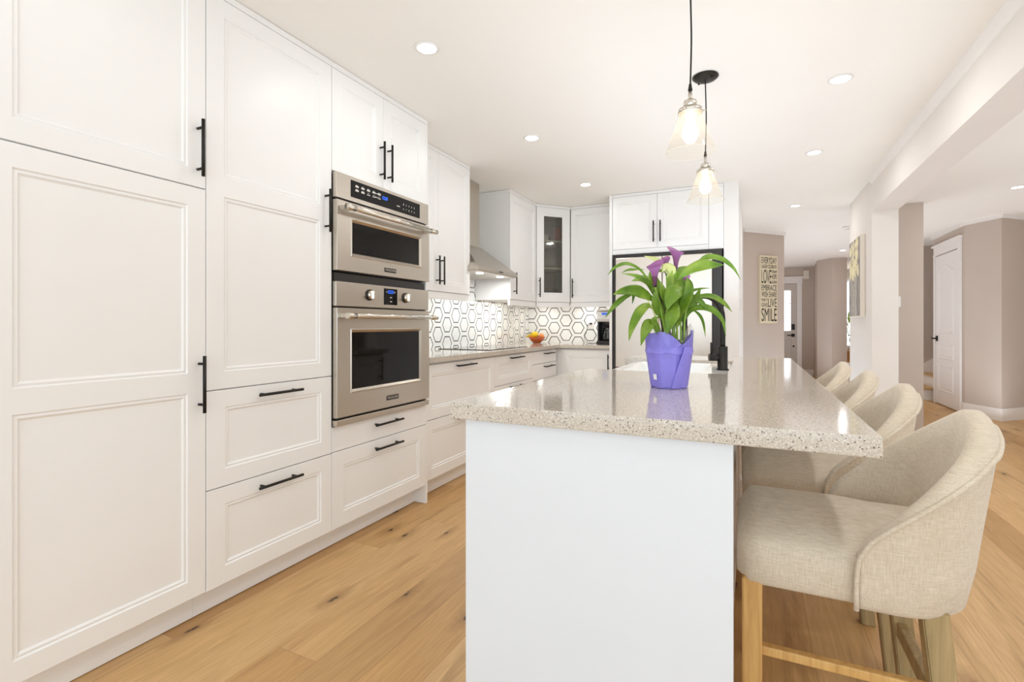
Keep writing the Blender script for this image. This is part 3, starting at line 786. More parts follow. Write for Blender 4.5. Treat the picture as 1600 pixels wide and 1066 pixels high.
part('freezer_drawer', MB().box(-0.475, 0.422, -0.052, 0.0, 0.06, 0.715, 0.006), M['fridge_steel'], fr)
for x in (-0.06, 0.01):
    part('handle', MB().cyl((x, -0.1, 0.80), (x, -0.1, 1.30), 0.011, 14).cyl((x, -0.052, 0.83), (x, -0.1, 0.83), 0.008, 10).cyl((x, -0.052, 1.27), (x, -0.1, 1.27), 0.008, 10), M['steel_bright'], fr)
part('badge', MB().box(0.33, 0.40, -0.054, -0.052, 1.770, 1.782), M['print'], fr)

# ================================================================== ISLAND
IX0, IX1, IY0, IY1 = -0.733, 0.222, 1.147, 3.615
SX0, SX1, SY0, SY1 = -0.655, -0.10, 2.325, 3.205        # sink
poly = [(IX0, IY0), (IX1, IY0), (IX1, IY1), (IX0, IY1), (IX0, SY1), (SX1, SY1), (SX1, SY0), (IX0, SY0)]
o = part('island_countertop', MB().prism(poly, 0.888, 0.930, 0.003, 2), M['quartz'])
tag(o, 'beige speckled stone top of the kitchen island, with the plant standing on it', 'countertop')
ic = thing('island_cabinet', 'white kitchen island base with a plain end panel and drawers on the aisle side', 'kitchen island', (-0.37, 1.165, 0))
bx, by = -0.37, 1.165
def L(x0, x1, y0, y1, z0, z1, bev=0.0): return MB().box(x0 - bx, x1 - bx, y0 - by, y1 - by, z0, z1, bev, 1)
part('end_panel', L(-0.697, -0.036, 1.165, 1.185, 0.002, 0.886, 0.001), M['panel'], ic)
b = L(-0.675, -0.080, 1.186, 2.322, 0.1, 0.886); b.box(-0.635 - bx, -0.080 - bx, 2.322 - by, 3.208 - by, 0.1, 0.60); b.box(-0.675 - bx, -0.080 - bx, 3.208 - by, 3.575 - by, 0.1, 0.886)
b.box(-0.092 - bx, -0.080 - bx, 2.322 - by, 3.208 - by, 0.60, 0.886)
part('body', b, M['cab'], ic)
part('far_end_panel', L(-0.697, -0.036, 3.576, 3.594, 0.002, 0.886, 0.001), M['cab'], ic)
part('toe_kick', L(-0.62, -0.11, 1.19, 3.57, 0.004, 0.1), M['cab'], ic)
RM = Matrix.Rotation(-PI / 2, 4, 'Z')
def aisle_front(kind, y0, y1, z0, z1, insets, h):
    """front on the aisle side: built facing -Y, turned to face -X"""
    def turn(mb):
        for v in mb.bm.verts: x, y, z = v.co; v.co = Vector((-0.675 - bx + y, y1 - by - x, z))
        return mb
    m = MB(); front_bm(m, 0, y1 - y0, z0, z1, insets)
    d = part(kind, turn(m), M['cab'], ic)
    if h: part('handle', turn(handle_bm(*h)), M['black'], d)
def stool_front(kind, y0, y1, z0, z1, insets):
    m = MB(); front_bm(m, 0, y1 - y0, z0, z1, insets)
    for v in m.bm.verts: x, y, z = v.co; v.co = Vector((-0.080 - bx - y, y0 - by + x, z))
    part(kind, m, M['cab'], ic)
for y0, y1 in ((1.19, 1.775), (1.778, 2.32)):
    w = y1 - y0
    aisle_front('drawer', y0, y1, 0.52, 0.878, [(0.07, w - 0.07, 0.585, 0.815)], (w / 2, 0.85, 0.24, False))
    aisle_front('drawer', y0, y1, 0.11, 0.517, [(0.07, w - 0.07, 0.175, 0.45)], (w / 2, 0.48, 0.24, False))
aisle_front('drawer', 3.21, 3.573, 0.11, 0.878, [(0.07, 0.293, 0.175, 0.81)], (0.04, 0.75, 0.2, True))
for i in range(4):
    y0 = 1.188 + i * 0.597; stool_front('door', y0, y0 + 0.595, 0.11, 0.87, [(0.06, 0.535, 0.17, 0.81)])
# --- apron sink with raised rear deck for the tap
sk = thing('apron_sink', 'white ceramic apron sink let into the island', 'sink', ((SX0 + SX1) / 2, (SY0 + SY1) / 2, 0.605))
sm = MB(); x0, x1, y0, y1, T = SX0 + 0.002, SX1 - 0.003, SY0 + 0.003, SY1 - 0.003, 0.912
cx, cy = (SX0 + SX1) / 2, (SY0 + SY1) / 2
rects = [(x0, x1, y0, y1, 0.62), (x0, x1, y0, y1, T - 0.006), (x0 + .004, x1 - .004, y0 + .004, y1 - .004, T),
         (x0 + 0.035, x1 - 0.115, y0 + 0.035, y1 - 0.035, T), (x0 + 0.041, x1 - 0.121, y0 + 0.041, y1 - 0.041, T - 0.008), (x0 + 0.06, x1 - 0.14, y0 + 0.06, y1 - 0.06, 0.70)]
rings = [[(a - cx, c - cy, z), (b_ - cx, c - cy, z), (b_ - cx, d_ - cy, z), (a - cx, d_ - cy, z)] for a, b_, c, d_, z in rects]
for p, q in zip(rings, rings[1:]):
    for k in range(4): j = (k + 1) % 4; sm.quad([p[k], p[j], q[j], q[k]])
sm.quad(rings[-1]); sm.quad(rings[0][::-1])
part('basin', sm, M['sink'], sk)
part('drain', MB().lathe([(0.0, 0.7035), (0.028, 0.7035), (0.04, 0.7015)], (-0.05, 0, 0), 28), M['steel'], sk)
# --- matte black tap
fc = thing('kitchen_faucet', 'tall matte black gooseneck faucet with side lever, at the sink', 'faucet', (-0.135, 2.748, 0.912))
part('base', MB().lathe([(0.0, 0.912), (0.029, 0.912), (0.029, 0.918), (0.0245, 0.920), (0.0245, 1.030), (0.022, 1.033), (0.0, 1.033)], (0, 0, 0), 28), M['black'], fc)
sd = Vector((-0.93, 0.36, 0)).normalized()
rad = 0.102; zc = 1.172; pts = [(0, 0, 1.03), (0, 0, 1.09), (0, 0, 1.14)]
for k in range(0, 13):
    a = PI * k / 12; c = sd * (rad - rad * math.cos(a)); pts.append((c.x, c.y, zc + 0.118 * math.sin(a)))
c = sd * 2 * rad; pts += [(c.x, c.y, 1.13)]
part('spout', MB().tube(spline(pts, 4), 0.0135, 16), M['black'], fc)
part('spray_head', MB().cyl((c.x, c.y, 1.135), (c.x, c.y, 1.055), 0.0165, 20), M['black'], fc)
hd_ = Vector((-0.93, -0.36, 0)).normalized()
lv = part('lever_hub', MB().cyl((0, 0, 0.976), tuple(hd_ * 0.066) [:2] + (0.976,), 0.0185, 24), M['black'], fc)
e = hd_ * 0.056
part('lever', MB().cyl((e.x, e.y, 0.98), (e.x, e.y, 1.052), 0.0045, 12), M['black'], lv)

# ================================================================== CALLA LILY
PX, PY = -0.254, 1.758
pl = thing('calla_lily_plant', 'potted calla lily with purple flowers wrapped in violet paper on the island', 'potted plant', (PX, PY, 0.93), YAW)
# wrapping: faceted, pleated paper with an uneven torn-looking top edge
wr = MB(); N = 28; rows = []
prof = [(0.055, 0.0), (0.060, 0.004), (0.0660, 0.05), (0.0745, 0.112), (0.0775, 0.118), (0.0750, 0.140), (0.071, None)]
tops = [0.186, 0.178, 0.160, 0.150, 0.165, 0.182, 0.190, 0.180, 0.162, 0.170, 0.184, 0.188, 0.180, 0.186, 0.184, 0.178, 0.182, 0.186, 0.188, 0.186, 0.178, 0.164, 0.146, 0.150, 0.166, 0.180, 0.194, 0.192]
for r, z in prof:
    row = []
    for k in range(N):
        a = 2 * PI * k / N; pleat = 1 + (0.026 if k % 3 == 0 else (-0.014 if k % 3 == 1 else 0.0)) * (0.3 if z == 0 else 1)
        zz = z if z is not None else tops[k]
        rr = r * pleat * (1.0 if z is not None else 1.06 + 0.08 * math.sin(k * 2.1))
        zz += 0.0 if z in (0.0, None) else 0.003 * math.sin(k * 1.7)
        row.append(wr.bm.verts.new((rr * math.cos(a), rr * math.sin(a), 0.93 + zz)))
    rows.append(row)
for a, b in zip(rows, rows[1:]):
    for k in range(N): wr.bm.faces.new((a[k], a[(k + 1) % N], b[(k + 1) % N], b[k]))
wr.bm.faces.new(rows[0][::-1])
wp = part('wrapping_paper', wr, M['wrap'], pl)
m = wp.modifiers.new('thickness', 'SOLIDIFY'); m.thickness = 0.0012
# overlapping folded flap on the front
fl = MB()
def onpot(a, z, off=0.003):
    k = 0.057 + (0.077 - 0.057) * min(1, z / 0.118) if z < 0.118 else 0.077 - (z - 0.118) * 0.06
    r = k * 1.03 + off
    return (r * math.cos(a), r * math.sin(a), 0.93 + z)
fv = [[fl.bm.verts.new(onpot(-1.26 - 0.50 * (1 - jj / 7) + ii * 0.11, 0.003 + jj * 0.0195, 0.0042 - ii * 0.0004)) for ii in range(5)] for jj in range(8)]
for j in range(7):
    for i in range(4): fl.bm.faces.new((fv[j][i], fv[j][i + 1], fv[j + 1][i + 1], fv[j + 1][i]))
o = part('paper_flap', fl, M['wrap'], wp); m = o.modifiers.new('thickness', 'SOLIDIFY'); m.thickness = 0.001; m.offset = 1
st = MB()
g = [[st.bm.verts.new(onpot(-2.62 + i * 0.09, 0.03 + j * 0.018, 0.0055)) for i in range(3)] for j in range(2)]
for i in range(2): st.bm.faces.new((g[0][i], g[0][i + 1], g[1][i + 1], g[1][i]))
o = part('sticker', st, M['plastic_white'], wp, label='small white price sticker'); m = o.modifiers.new('thickness', 'SOLIDIFY'); m.thickness = 0.0006; m.offset = 1
fmb = MB()
rows = []
for j in range(3):
    rows.append([fmb.bm.verts.new(((0.074 + 0.004 * j) * math.cos(2 * PI * k / 24), (0.074 + 0.004 * j) * math.sin(2 * PI * k / 24), 0.93 + 0.10 + j * 0.05 + (0.018 * math.sin(k * 1.9) if j == 2 else 0))) for k in range(24)])
for a, b in zip(rows, rows[1:]):
    for k in range(24): f = fmb.bm.faces.new((a[k], a[(k + 1) % 24], b[(k + 1) % 24], b[k])); f.smooth = True
part('clear_film', fmb, M['film'], pl)
part('soil', MB().lathe([(0.0, 1.03), (0.071, 1.028)], (0, 0, 0), 24), M['soil'], pl)
U = 0.000508
def P3(p):  # (right, up, depth) in plant units -> plant frame
    return Vector(((p[0]) * U, p[2] * U, 0.93 + p[1] * U))
def leaf(pts, wid, nrm=(0, -1, 0.4), fold=0.22, wave=0.06, mat='leaf', seed=0, peak=0.42):
    """pointed calla leaf along a centre line: curved blade with a folded midrib"""
    cl = spline([P3(p) for p in pts], 7); n = len(cl); mb = MB(); rows = []; nv = Vector(nrm).normalized(); rnd = random.Random(seed)
    ph = rnd.random() * 6
    for i, c in enumerate(cl):
        t = i / (n - 1); d = (cl[min(i + 1, n - 1)] - cl[max(i - 1, 0)]).normalized()
        s = d.cross(nv)
        s = s.normalized() if s.length > 1e-4 else Vector((1, 0, 0))
        up = s.cross(d).normalized()
        w = wid * 0.84 * U * 0.5 * (max(0.0, (t / peak) ** 0.75 if t < peak else (1 - ((t - peak) / (1 - peak)) ** 1.6)))
        w = max(w, 0.0006)
        row = []
        for k in (-1, -0.55, 0, 0.55, 1):
            lift = fold * abs(k) * w + wave * w * math.sin(t * 9 + ph + (1.6 if k > 0 else 0)) * abs(k) ** 2
            row.append(mb.bm.verts.new(c + s * (w * k) + up * lift))
        rows.append(row)
    for a, b in zip(rows, rows[1:]):
        for k in range(4): f = mb.bm.faces.new((a[k], a[k + 1], b[k + 1], b[k])); f.smooth = True
    o = part('leaf', mb, M[mat], pl); m = o.modifiers.new('thickness', 'SOLIDIFY'); m.thickness = 0.0009
    return o
def stalk(pts, r, mat='stem', name='stem'): return part(name, MB().tube(spline([P3(p) for p in pts], 5), r, 8), M[mat], pl)
# centre lines in plant units (right, up, away); one unit is half a millimetre
LV = [
 ([(-130, 720, 20), (-200, 790, 10), (-290, 820, -20), (-370, 790, -50), (-420, 740, -70)], 34),
 ([(-150, 790, 60), (-210, 790, 60), (-260, 785, 60), (-300, 770, 60)], 26),
 ([(-95, 600, 0), (-140, 690, -10), (-215, 730, -30), (-325, 752, -60)], 58),
 ([(-90, 560, -40), (-160, 600, -70), (-250, 632, -110), (-340, 628, -140), (-405, 606, -160)], 92),
 ([(-190, 640, 80), (-280, 600, 90), (-350, 540, 90), (-408, 462, 90)], 48),
 ([(-110, 520, -60), (-170, 535, -90), (-235, 480, -130), (-280, 400, -150), (-303, 315, -160)], 86),
 ([(-100, 400, -80), (-150, 425, -100), (-195, 370, -130), (-222, 282, -140)], 92),
 ([(60, 660, -80), (10, 640, -120), (-40, 580, -150), (-62, 505, -160)], 128),
 ([(20, 570, -90), (-10, 500, -140), (-45, 425, -165), (-66, 355, -170)], 104),
 ([(40, 380, -30), (50, 520, -40), (52, 640, -50), (40, 770, -40)], 150),
 ([(-40, 420, 0), (-60, 560, -10), (-80, 650, -20), (-95, 760, 0)], 120),
 ([(100, 430, 30), (115, 560, 20), (105, 660, 10), (60, 755, 40)], 130),
 ([(30, 700, -60), (100, 765, -80), (190, 795, -100), (260, 800, -110), (318, 800, -120)], 100),
 ([(110, 740, 20), (190, 815, 10), (250, 865, -10), (330, 850, -40), (400, 790, -60), (445, 712, -70)], 46),
 ([(120, 560, 60), (150, 640, 70), (155, 700, 80), (140, 745, 80)], 82),
 ([(100, 600, 60), (180, 645, 70), (240, 660, 70), (300, 665, 70)], 26),
 ([(110, 540, 30), (200, 600, 20), (290, 598, 0), (360, 555, -20), (408, 500, -30)], 62),
 ([(95, 430, -20), (130, 505, -30), (200, 528, -50), (270, 505, -70), (325, 440, -80), (342, 340, -85)], 58),
 ([(170, 520, 40), (215, 480, 30), (240, 420, 30), (256, 335, 30)], 34),
 ([(90, 520, 0), (150, 590, -20), (200, 560, -50), (235, 505, -70)], 56),
 ([(-60, 560, 80), (-130, 640, 110), (-190, 660, 120), (-215, 560, 120)], 60),
 ([(-20, 640, 60), (-90, 730, 70), (-60, 780, 70), (10, 770, 70)], 70),
 ([(20, 560, 90), (60, 700, 130), (120, 790, 170), (190, 830, 200)], 80),
 ([(-30, 560, 90), (-60, 680, 150), (-120, 740, 200), (-190, 730, 240)], 80),
 ([(0, 500, -60), (-40, 560, -100), (-70, 620, -110), (-90, 700, -100)], 96),
 ([(30, 420, -50), (70, 540, -80), (100, 630, -90), (95, 730, -70)], 104),
 ([(10, 440, -40), (5, 560, -60), (-15, 680, -70), (5, 770, -60)], 100),
 ([(70, 430, 0), (130, 520, -20), (165, 590, -40), (190, 660, -60)], 70),
 ([(-20, 420, -30), (-80, 500, -60), (-110, 580, -80), (-105, 650, -90)], 80),
 ([(-60, 330, -70), (-110, 380, -90), (-130, 440, -100), (-100, 470, -110)], 70),
]
for i, (pts, w) in enumerate(LV):
    leaf(pts, w, nrm=(0.5 * math.sin(i * 2.2), -1, 0.55 + 0.5 * math.sin(i * 1.3)), seed=i, wave=0.16, fold=0.3)
leaf([(20, 720, 20), (-20, 800, 20), (-80, 850, 20), (-160, 875, 10)], 60, mat='leaf_pale', seed=40)
leaf([(-10, 720, -30), (10, 770, -40), (-30, 800, -40), (-60, 760, -50)], 70, seed=41, mat='leaf_pale')
for i in range(13):
    a = random.uniform(-1, 1); d = random.uniform(-50, 50)
    stalk([(a * 60 + 25, 200, d * 0.6), (a * 68 + 25, 330, d * 0.8), (a * 80 + 15, 470, d), (a * 120 + 10, 600, d * 1.2)], 0.0033, 'stem' if i % 4 else 'stem_dark')
stalk([(-60, 360, -40), (-100, 450, -60), (-130, 520, -70), (-160, 575, -70)], 0.0025, 'leaf_pale')
# flower spathes: rolled funnels with a flared, pointed lip
def flower(top, base, r, tip):
    t_, b_ = P3(top), P3(base); ax = (t_ - b_); Lh = ax.length; ax.normalize()
    s = ax.cross(Vector((0, 1, 0))).normalized(); q = ax.cross(s).normalized(); mb = MB(); rows = []
    tp = Vector(tip).normalized()
    for i in range(9):
        u = i / 8; rr = r * U * (0.24 + 0.14 * u + 0.70 * u ** 3.0); row = []
        for k in range(18):
            a = 2 * PI * k / 18; dv_ = math.cos(a) * s + math.sin(a) * q
            front_ = max(0, dv_.dot(tp))
            p = b_ + ax * (Lh * u * (0.86 + 0.22 * front_ ** 2 * u)) + dv_ * rr * (1 + 0.35 * front_ ** 3 * u ** 3) - ax * (0.09 * Lh * max(0, -dv_.dot(tp)) * u ** 6)
            row.append(mb.bm.verts.new(p))
        rows.append(row)
    for a, b in zip(rows, rows[1:]):
        for k in range(18): f = mb.bm.faces.new((a[k], a[(k + 1) % 18], b[(k + 1) % 18], b[k])); f.smooth = True
    mb.bm.faces.new(rows[0][::-1])
    o = part('flower', mb, M['calla'], pl); m = o.modifiers.new('thickness', 'SOLIDIFY'); m.thickness = 0.001
    stalk([base, (base[0] * 0.7 + 5, base[1] - 150, base[2]), (base[0] * 0.4 + 12, base[1] - 320, base[2] * 0.6), (15, 250, 0)], 0.0032)
flower((45, 925, -20), (42, 775, -10), 46, (-0.55, 0.75, 0.1))
flower((-122, 822, -90), (-112, 662, -70), 48, (0.8, 0.6, 0.1))
flower((-20, 868, 40), (-2, 750, 40), 36, (0.6, 0.8, 0.1))
flower((120, 742, 60), (105, 640, 40), 34, (0.5, -0.5, 0.4))

# ================================================================== STOOLS
def make_stool():
    t = thing('counter_stool', '', 'stool', (0.22, 1.545, 0), 0, 'beige counter stools along the island')
    # seat cushion: rounded box lofted front to back, crowned on top
    mb = MB(); rows = []; nx = 16; ns = 24
    for i in range(nx + 1):
        u = i / nx; x = -0.256 + 0.43 * u
        cap = min(1.0, (u / 0.09)) ; cap = (1 - (1 - cap) ** 2) ** 0.5
        hwid = 0.217 if x < 0.0 else 0.217 - 0.05 * min(1, x / 0.06)
        hwid = (hwid - 0.045) + 0.045 * cap
        zt = 0.622 + 0.043 * cap; zb = 0.508 + 0.012 * (1 - cap)
        row = []
        for k in range(ns):
            a = 2 * PI * k / ns; ca, sa = math.cos(a), math.sin(a)
            yy = hwid * math.copysign(abs(ca) ** 0.35, ca); zz = math.copysign(abs(sa) ** (0.5 if sa > 0 else 0.22), sa)
            z = (zt + zb) / 2 + (zt - zb) / 2 * zz
            if zz > 0: z -= 0.022 * (abs(yy) / 0.217) ** 2 * zz
            row.append(mb.bm.verts.new((x, yy, z)))
        rows.append(row)
    for a, b in zip(rows, rows[1:]):
        for k in range(ns): f = mb.bm.faces.new((a[k], b[k], b[(k + 1) % ns], a[(k + 1) % ns])); f.smooth = True
    mb.bm.faces.new(rows[0]); mb.bm.faces.new(rows[-1][::-1])
    for f in mb.bm.faces: f.smooth = True
    part('seat', mb, M['linen'], t)
    # tub back: U-shaped wall, low at the arms, high and flared behind
    n = 60; plan = []
    xs, xe, yw, rr = -0.012, 0.222, 0.226, 0.168
    path = []
    for k in range(9): path.append((xs + (xe - rr - xs) * k / 8, -yw))
    for k in range(1, 15): a = -PI / 2 + (PI / 2) * k / 14; path.append((xe - rr + rr * math.cos(a), -(yw - rr) + rr * math.sin(a)))
    for k in range(1, 5): path.append((xe, -(yw - rr) + 2 * (yw - rr) * k / 5))
    path += [(x, -y) for x, y in path[:23][::-1]]
    n = len(path); s = [0.0]
    for a, b in zip(path, path[1:]): s.append(s[-1] + math.hypot(b[0] - a[0], b[1] - a[1]))
    mb = MB(); rows = []; pipe_top = []; tot = s[-1]
    for i, (x, y) in enumerate(path):
        a = path[max(i - 1, 0)]; b = path[min(i + 1, n - 1)]
        nx_, ny_ = (b[1] - a[1]), -(b[0] - a[0]); ln = math.hypot(nx_, ny_); nx_, ny_ = nx_ / ln, ny_ / ln
        u = min(s[i], tot - s[i]) / (tot / 2)          # 0 at the arm fronts, 1 behind
        h = 0.648 + 0.260 * (1 - (1 - min(1, u / 0.93)) ** 1.42)
        if u < 0.05: h -= 0.02 * (1 - u / 0.05)
        k = max(0.0, u - 0.08) / 0.92
        flare = 0.010 + 0.050 * k ** 1.0
        def P(off, z): return Vector((x + nx_ * off, y + ny_ * off * (0.62 if abs(ny_) > 0.5 else 1), z))
        f_ = lambda z: flare * max(0, (z - 0.53) / (h - 0.53)) ** 1.05
        sec = [P(-0.045, 0.508), P(-0.022, 0.512), P(-0.007, 0.524)]
        for q in (0.2, 0.4, 0.6, 0.8, 0.94): z = 0.535 + (h - 0.535) * q; sec.append(P(f_(z), z))
        sec += [P(flare + 0.002, h), P(flare - 0.005, h + 0.018 * k), P(flare - 0.016, h + 0.006 + 0.024 * k), P(flare - 0.034, h + 0.006 + 0.024 * k), P(flare - 0.052, h + 0.012 * k)]
        for q in (0.85, 0.6, 0.35, 0.1): z = 0.60 + (h - 0.60) * q; sec.append(P(f_(z) - 0.056 - 0.01 * (1 - q), z))
        sec.append(P(-0.06, 0.52))
        pipe_top.append(P(flare + 0.003, h))
        rows.append([mb.bm.verts.new(p) for p in sec])
    m_ = len(rows[0])
    for a, b in zip(rows, rows[1:]):
        for k in range(m_): f = mb.bm.faces.new((a[k], b[k], b[(k + 1) % m_], a[(k + 1) % m_])); f.smooth = True
    mb.bm.faces.new(rows[0][::-1]); mb.bm.faces.new(rows[-1])
    bmesh.ops.recalc_face_normals(mb.bm, faces=mb.bm.faces)
    bk = part('backrest', mb, M['linen'], t)
    pp = MB()
    y = path[0][1]
    dn = [(xs - 0.004, y - 0.004, 0.515), (xs - 0.004, y - 0.006, 0.58)]
    full = [Vector(p) for p in dn] + [p + Vector((0, 0, -0.002)) for p in pipe_top] + [Vector((p[0], -p[1], p[2])) for p in dn[::-1]]
    pp.tube(spline(full, 2), 0.0052, 8)
    part('piping', pp, M['linen'], bk)
    # legs and rails
    def leg(bx_, by_, tx, ty, w, mat):
        m = MB(); a, b = w / 2, w / 2 * 1.05
        lo = [(bx_ + sx * a, by_ + sy * a, 0.0) for sx, sy in ((-1, -1), (1, -1), (1, 1), (-1, 1))]
        hi = [(tx + sx * b, ty + sy * b, 0.53) for sx, sy in ((-1, -1), (1, -1), (1, 1), (-1, 1))]
        for k in range(4): j = (k + 1) % 4; m.quad([lo[k], lo[j], hi[j], hi[k]])
        m.quad(lo[::-1]); m.quad(hi)
        bmesh.ops.remove_doubles(m.bm, verts=m.bm.verts, dist=1e-5)
        bmesh.ops.bevel(m.bm, geom=list(m.bm.edges), offset=0.003, segments=2, affect='EDGES')
        part('leg', m, M[mat], t)
    for sy in (-1, 1):
        leg(-0.222, sy * 0.188, -0.222, sy * 0.188, 0.042, 'oak_leg')
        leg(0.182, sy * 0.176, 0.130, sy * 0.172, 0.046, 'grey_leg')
        part('stretcher', MB().box(-0.202, 0.140, sy * 0.182 - 0.011, sy * 0.182 + 0.011, 0.343, 0.365, 0.003), M['oak_leg'], t)
    part('stretcher', MB().box(-0.233, -0.211, -0.17, 0.17, 0.19, 0.225, 0.003), M['oak_leg'], t)
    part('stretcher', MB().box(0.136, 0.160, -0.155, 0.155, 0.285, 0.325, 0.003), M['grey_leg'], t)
    return t
stool = make_stool()
SL = ['beige linen counter stool at the panelled end of the island, fully in view', 'beige linen counter stool, second from the panelled end of the island',
      'beige linen counter stool, third from the panelled end of the island', 'beige linen counter stool at the far end of the island, nearest the sign']
for i, (x, y, rz) in enumerate(((0.222, 1.545, 0.0), (0.222, 2.135, 0.03), (0.215, 2.70, -0.02), (0.20, 3.27, 0.02))):
    o = stool if i == 0 else copy_tree(stool)
    o.location = (x, y, 0); o.rotation_euler = (0, 0, rz); o['label'] = SL[i]

# ================================================================== PENDANTS
def make_pendant(x, y, zr, label):
    t = thing('pendant_light', label, 'pendant lamp', (x, y, zr - 0.155), 0, 'glass pendants over the island')
    part('canopy', MB().lathe([(0.0, 2.449), (0.064, 2.449), (0.066, 2.444), (0.055, 2.434), (0.030, 2.424), (0.008, 2.418), (0.0, 2.418)], (0, 0, 0), 40).ball((0.035, -0.03, 2.428), 0.005, seg=10).ball((-0.035, 0.03, 2.428), 0.005, seg=10), M['bronze'], t)
    part('cord', MB().tube(spline([(0, 0, 2.42), (0.003, 0, 2.3), (0.004, 0, 2.2), (0, 0, zr + 0.085)], 5), 0.0032, 8), M['cord'], t)
    part('cord_grip', MB().lathe([(0.0, zr + 0.105), (0.005, zr + 0.105), (0.0085, zr + 0.080), (0.0, zr + 0.080)], (0, 0, 0), 16), M['bronze'], t)
    sk_ = part('socket', MB().lathe([(0.0, zr + 0.081), (0.007, zr + 0.081), (0.008, zr + 0.052), (0.012, zr + 0.045), (0.024, zr + 0.040), (0.026, zr + 0.012), (0.0, zr + 0.012)], (0, 0, 0), 28), M['nickel'], t)
    part('shade_ring', MB().lathe([(0.0, zr + 0.013), (0.043, zr + 0.010), (0.045, zr - 0.006), (0.041, zr - 0.006), (0.039, zr + 0.006), (0.0, zr + 0.008)], (0, 0, 0), 36), M['nickel'], t)
    for k in range(3):
        a = 2.1 * k + 0.2; sc = MB().cyl((0.043 * math.cos(a), 0.043 * math.sin(a), zr + 0.001), (0.056 * math.cos(a), 0.056 * math.sin(a), zr + 0.001), 0.0035, 10)
        part('thumb_screw', sc, M['nickel'], t)
    sh = MB().lathe([(0.037, zr + 0.002), (0.041, zr - 0.012), (0.062, zr - 0.075), (0.0905, zr - 0.153)], (0, 0, 0), 48)
    sh.tube([(0.0908 * math.cos(2 * PI * k / 48), 0.0908 * math.sin(2 * PI * k / 48), zr - 0.154) for k in range(49)], 0.0016, 8, cap=False)
    part('glass_shade', sh, M['lampglass'], t)
    part('bulb', MB().lathe([(0.0, zr - 0.118), (0.014, zr - 0.115), (0.026, zr - 0.100), (0.030, zr - 0.082), (0.026, zr - 0.062), (0.015, zr - 0.035), (0.013, zr - 0.012), (0.0, zr - 0.008)], (0, 0, 0), 24), M['bulb'], t)
    return t
make_pendant(-0.211, 2.0, 1.946, 'glass cone pendant lamp over the plant, its canopy out of view')
make_pendant(-0.222, 2.82, 1.948, 'glass cone pendant lamp with its dark round canopy in view, over the sink end')

# ================================================================== RECESSED LIGHTS
DL = [(-1.384, 1.959, 'recessed ceiling light in front of the larder and oven cabinets'), (-1.388, 3.217, 'recessed ceiling light in front of the range hood'),
      (-1.397, 4.50, 'recessed ceiling light in front of the glass corner cabinet'), (0.424, 3.158, 'recessed ceiling light above the stools, nearest the beam'),
      (0.424, 4.413, 'recessed ceiling light between the pendants and the hall'), (0.428, 6.288, 'recessed ceiling light in front of the word sign wall'),
      (2.269, 6.353, 'recessed ceiling light beyond the beam, in front of the white closet door'), (1.432, 10.407, 'recessed ceiling light in the entry hall near the grey column')]
for x, y, lab in DL:
    t = thing('recessed_light', lab, 'ceiling light', (x, y, CEIL - 0.008), 0, 'recessed ceiling lights')
    part('trim_ring', MB().lathe([(0.044, CEIL), (0.058, CEIL - 0.001), (0.058, CEIL - 0.004), (0.046, CEIL - 0.007), (0.044, CEIL - 0.004)], (0, 0, 0), 36), M['plastic_white'], t)
    part('lens', MB().lathe([(0.0, CEIL - 0.005), (0.045, CEIL - 0.005)], (0, 0, 0), 36), M['led'], t)
    light('recessed_lamp', 'AREA', (x, y, CEIL - 0.012), (1.6 if y > 1 else 1.0) if x < -1 else 3.7, WARM, (0, 0, 0), 0.1, shape='DISK')
for x, y in ((-1.39, 0.7), (0.42, 1.9), (0.42, 0.6), (2.27, 5.0), (2.27, 3.4), (2.27, 1.6)):
    light('recessed_lamp', 'AREA', (x, y, CEIL - 0.012), (1.6 if y > 1 else 1.0) if x < -1 else 3.7, WARM, (0, 0, 0), 0.1, shape='DISK')

# ================================================================== SMALL THINGS ON THE COUNTER
fbx, fby = -2.265, 5.40
o = part('fruit_bowl', MB().lathe([(0.0, 0.0), (0.042, 0.0), (0.046, 0.006), (0.072, 0.030), (0.098, 0.066), (0.096, 0.069), (0.068, 0.036), (0.04, 0.012), (0.0, 0.010)], (fbx, fby, 0.931), 40), M['bowl'])
tag(o, 'orange glazed fruit bowl in the counter corner', 'bowl')
def fruit(name, lab, cat, dx, dy, dz, r, mat, sx=1.0):
    tag(part(name, MB().ball((fbx + dx, fby + dy, 0.931 + dz), r * sx, r, r * 0.95), M[mat]), lab, cat)
fruit('lemon', 'yellow lemon on top of the fruit bowl', 'fruit', -0.015, -0.035, 0.098, 0.037, 'lemon', 1.12)
fruit('peach', 'orange peach in the fruit bowl, beside the banana', 'fruit', -0.052, -0.008, 0.074, 0.034, 'peach')
fruit('nectarine', 'pinkish nectarine at the tiled-wall side of the fruit bowl, right of the lemon', 'fruit', 0.048, 0.018, 0.078, 0.036, 'peach_red')
tag(part('banana', MB().tube(spline([(fbx - 0.125, fby - 0.02, 1.000), (fbx - 0.098, fby + 0.01, 1.018), (fbx - 0.06, fby + 0.05, 1.040), (fbx - 0.01, fby + 0.075, 1.040)], 5), [0.004] + [0.013] * 14 + [0.005], 10), M['banana']), 'yellow banana hanging over the rim of the fruit bowl', 'fruit')
cm = thing('coffee_maker', 'black and white drip coffee maker on the counter by the refrigerator panel', 'coffee maker', (-1.435, 5.42, 0.931))
part('base', MB().box(-0.085, 0.085, -0.12, 0.12, 0.931, 0.968, 0.006), M['dark'], cm)
part('column', MB().box(-0.085, 0.085, 0.03, 0.12, 0.965, 1.20, 0.004).box(-0.085, -0.068, -0.09, 0.03, 0.968, 1.18, 0.003), M['dark'], cm)
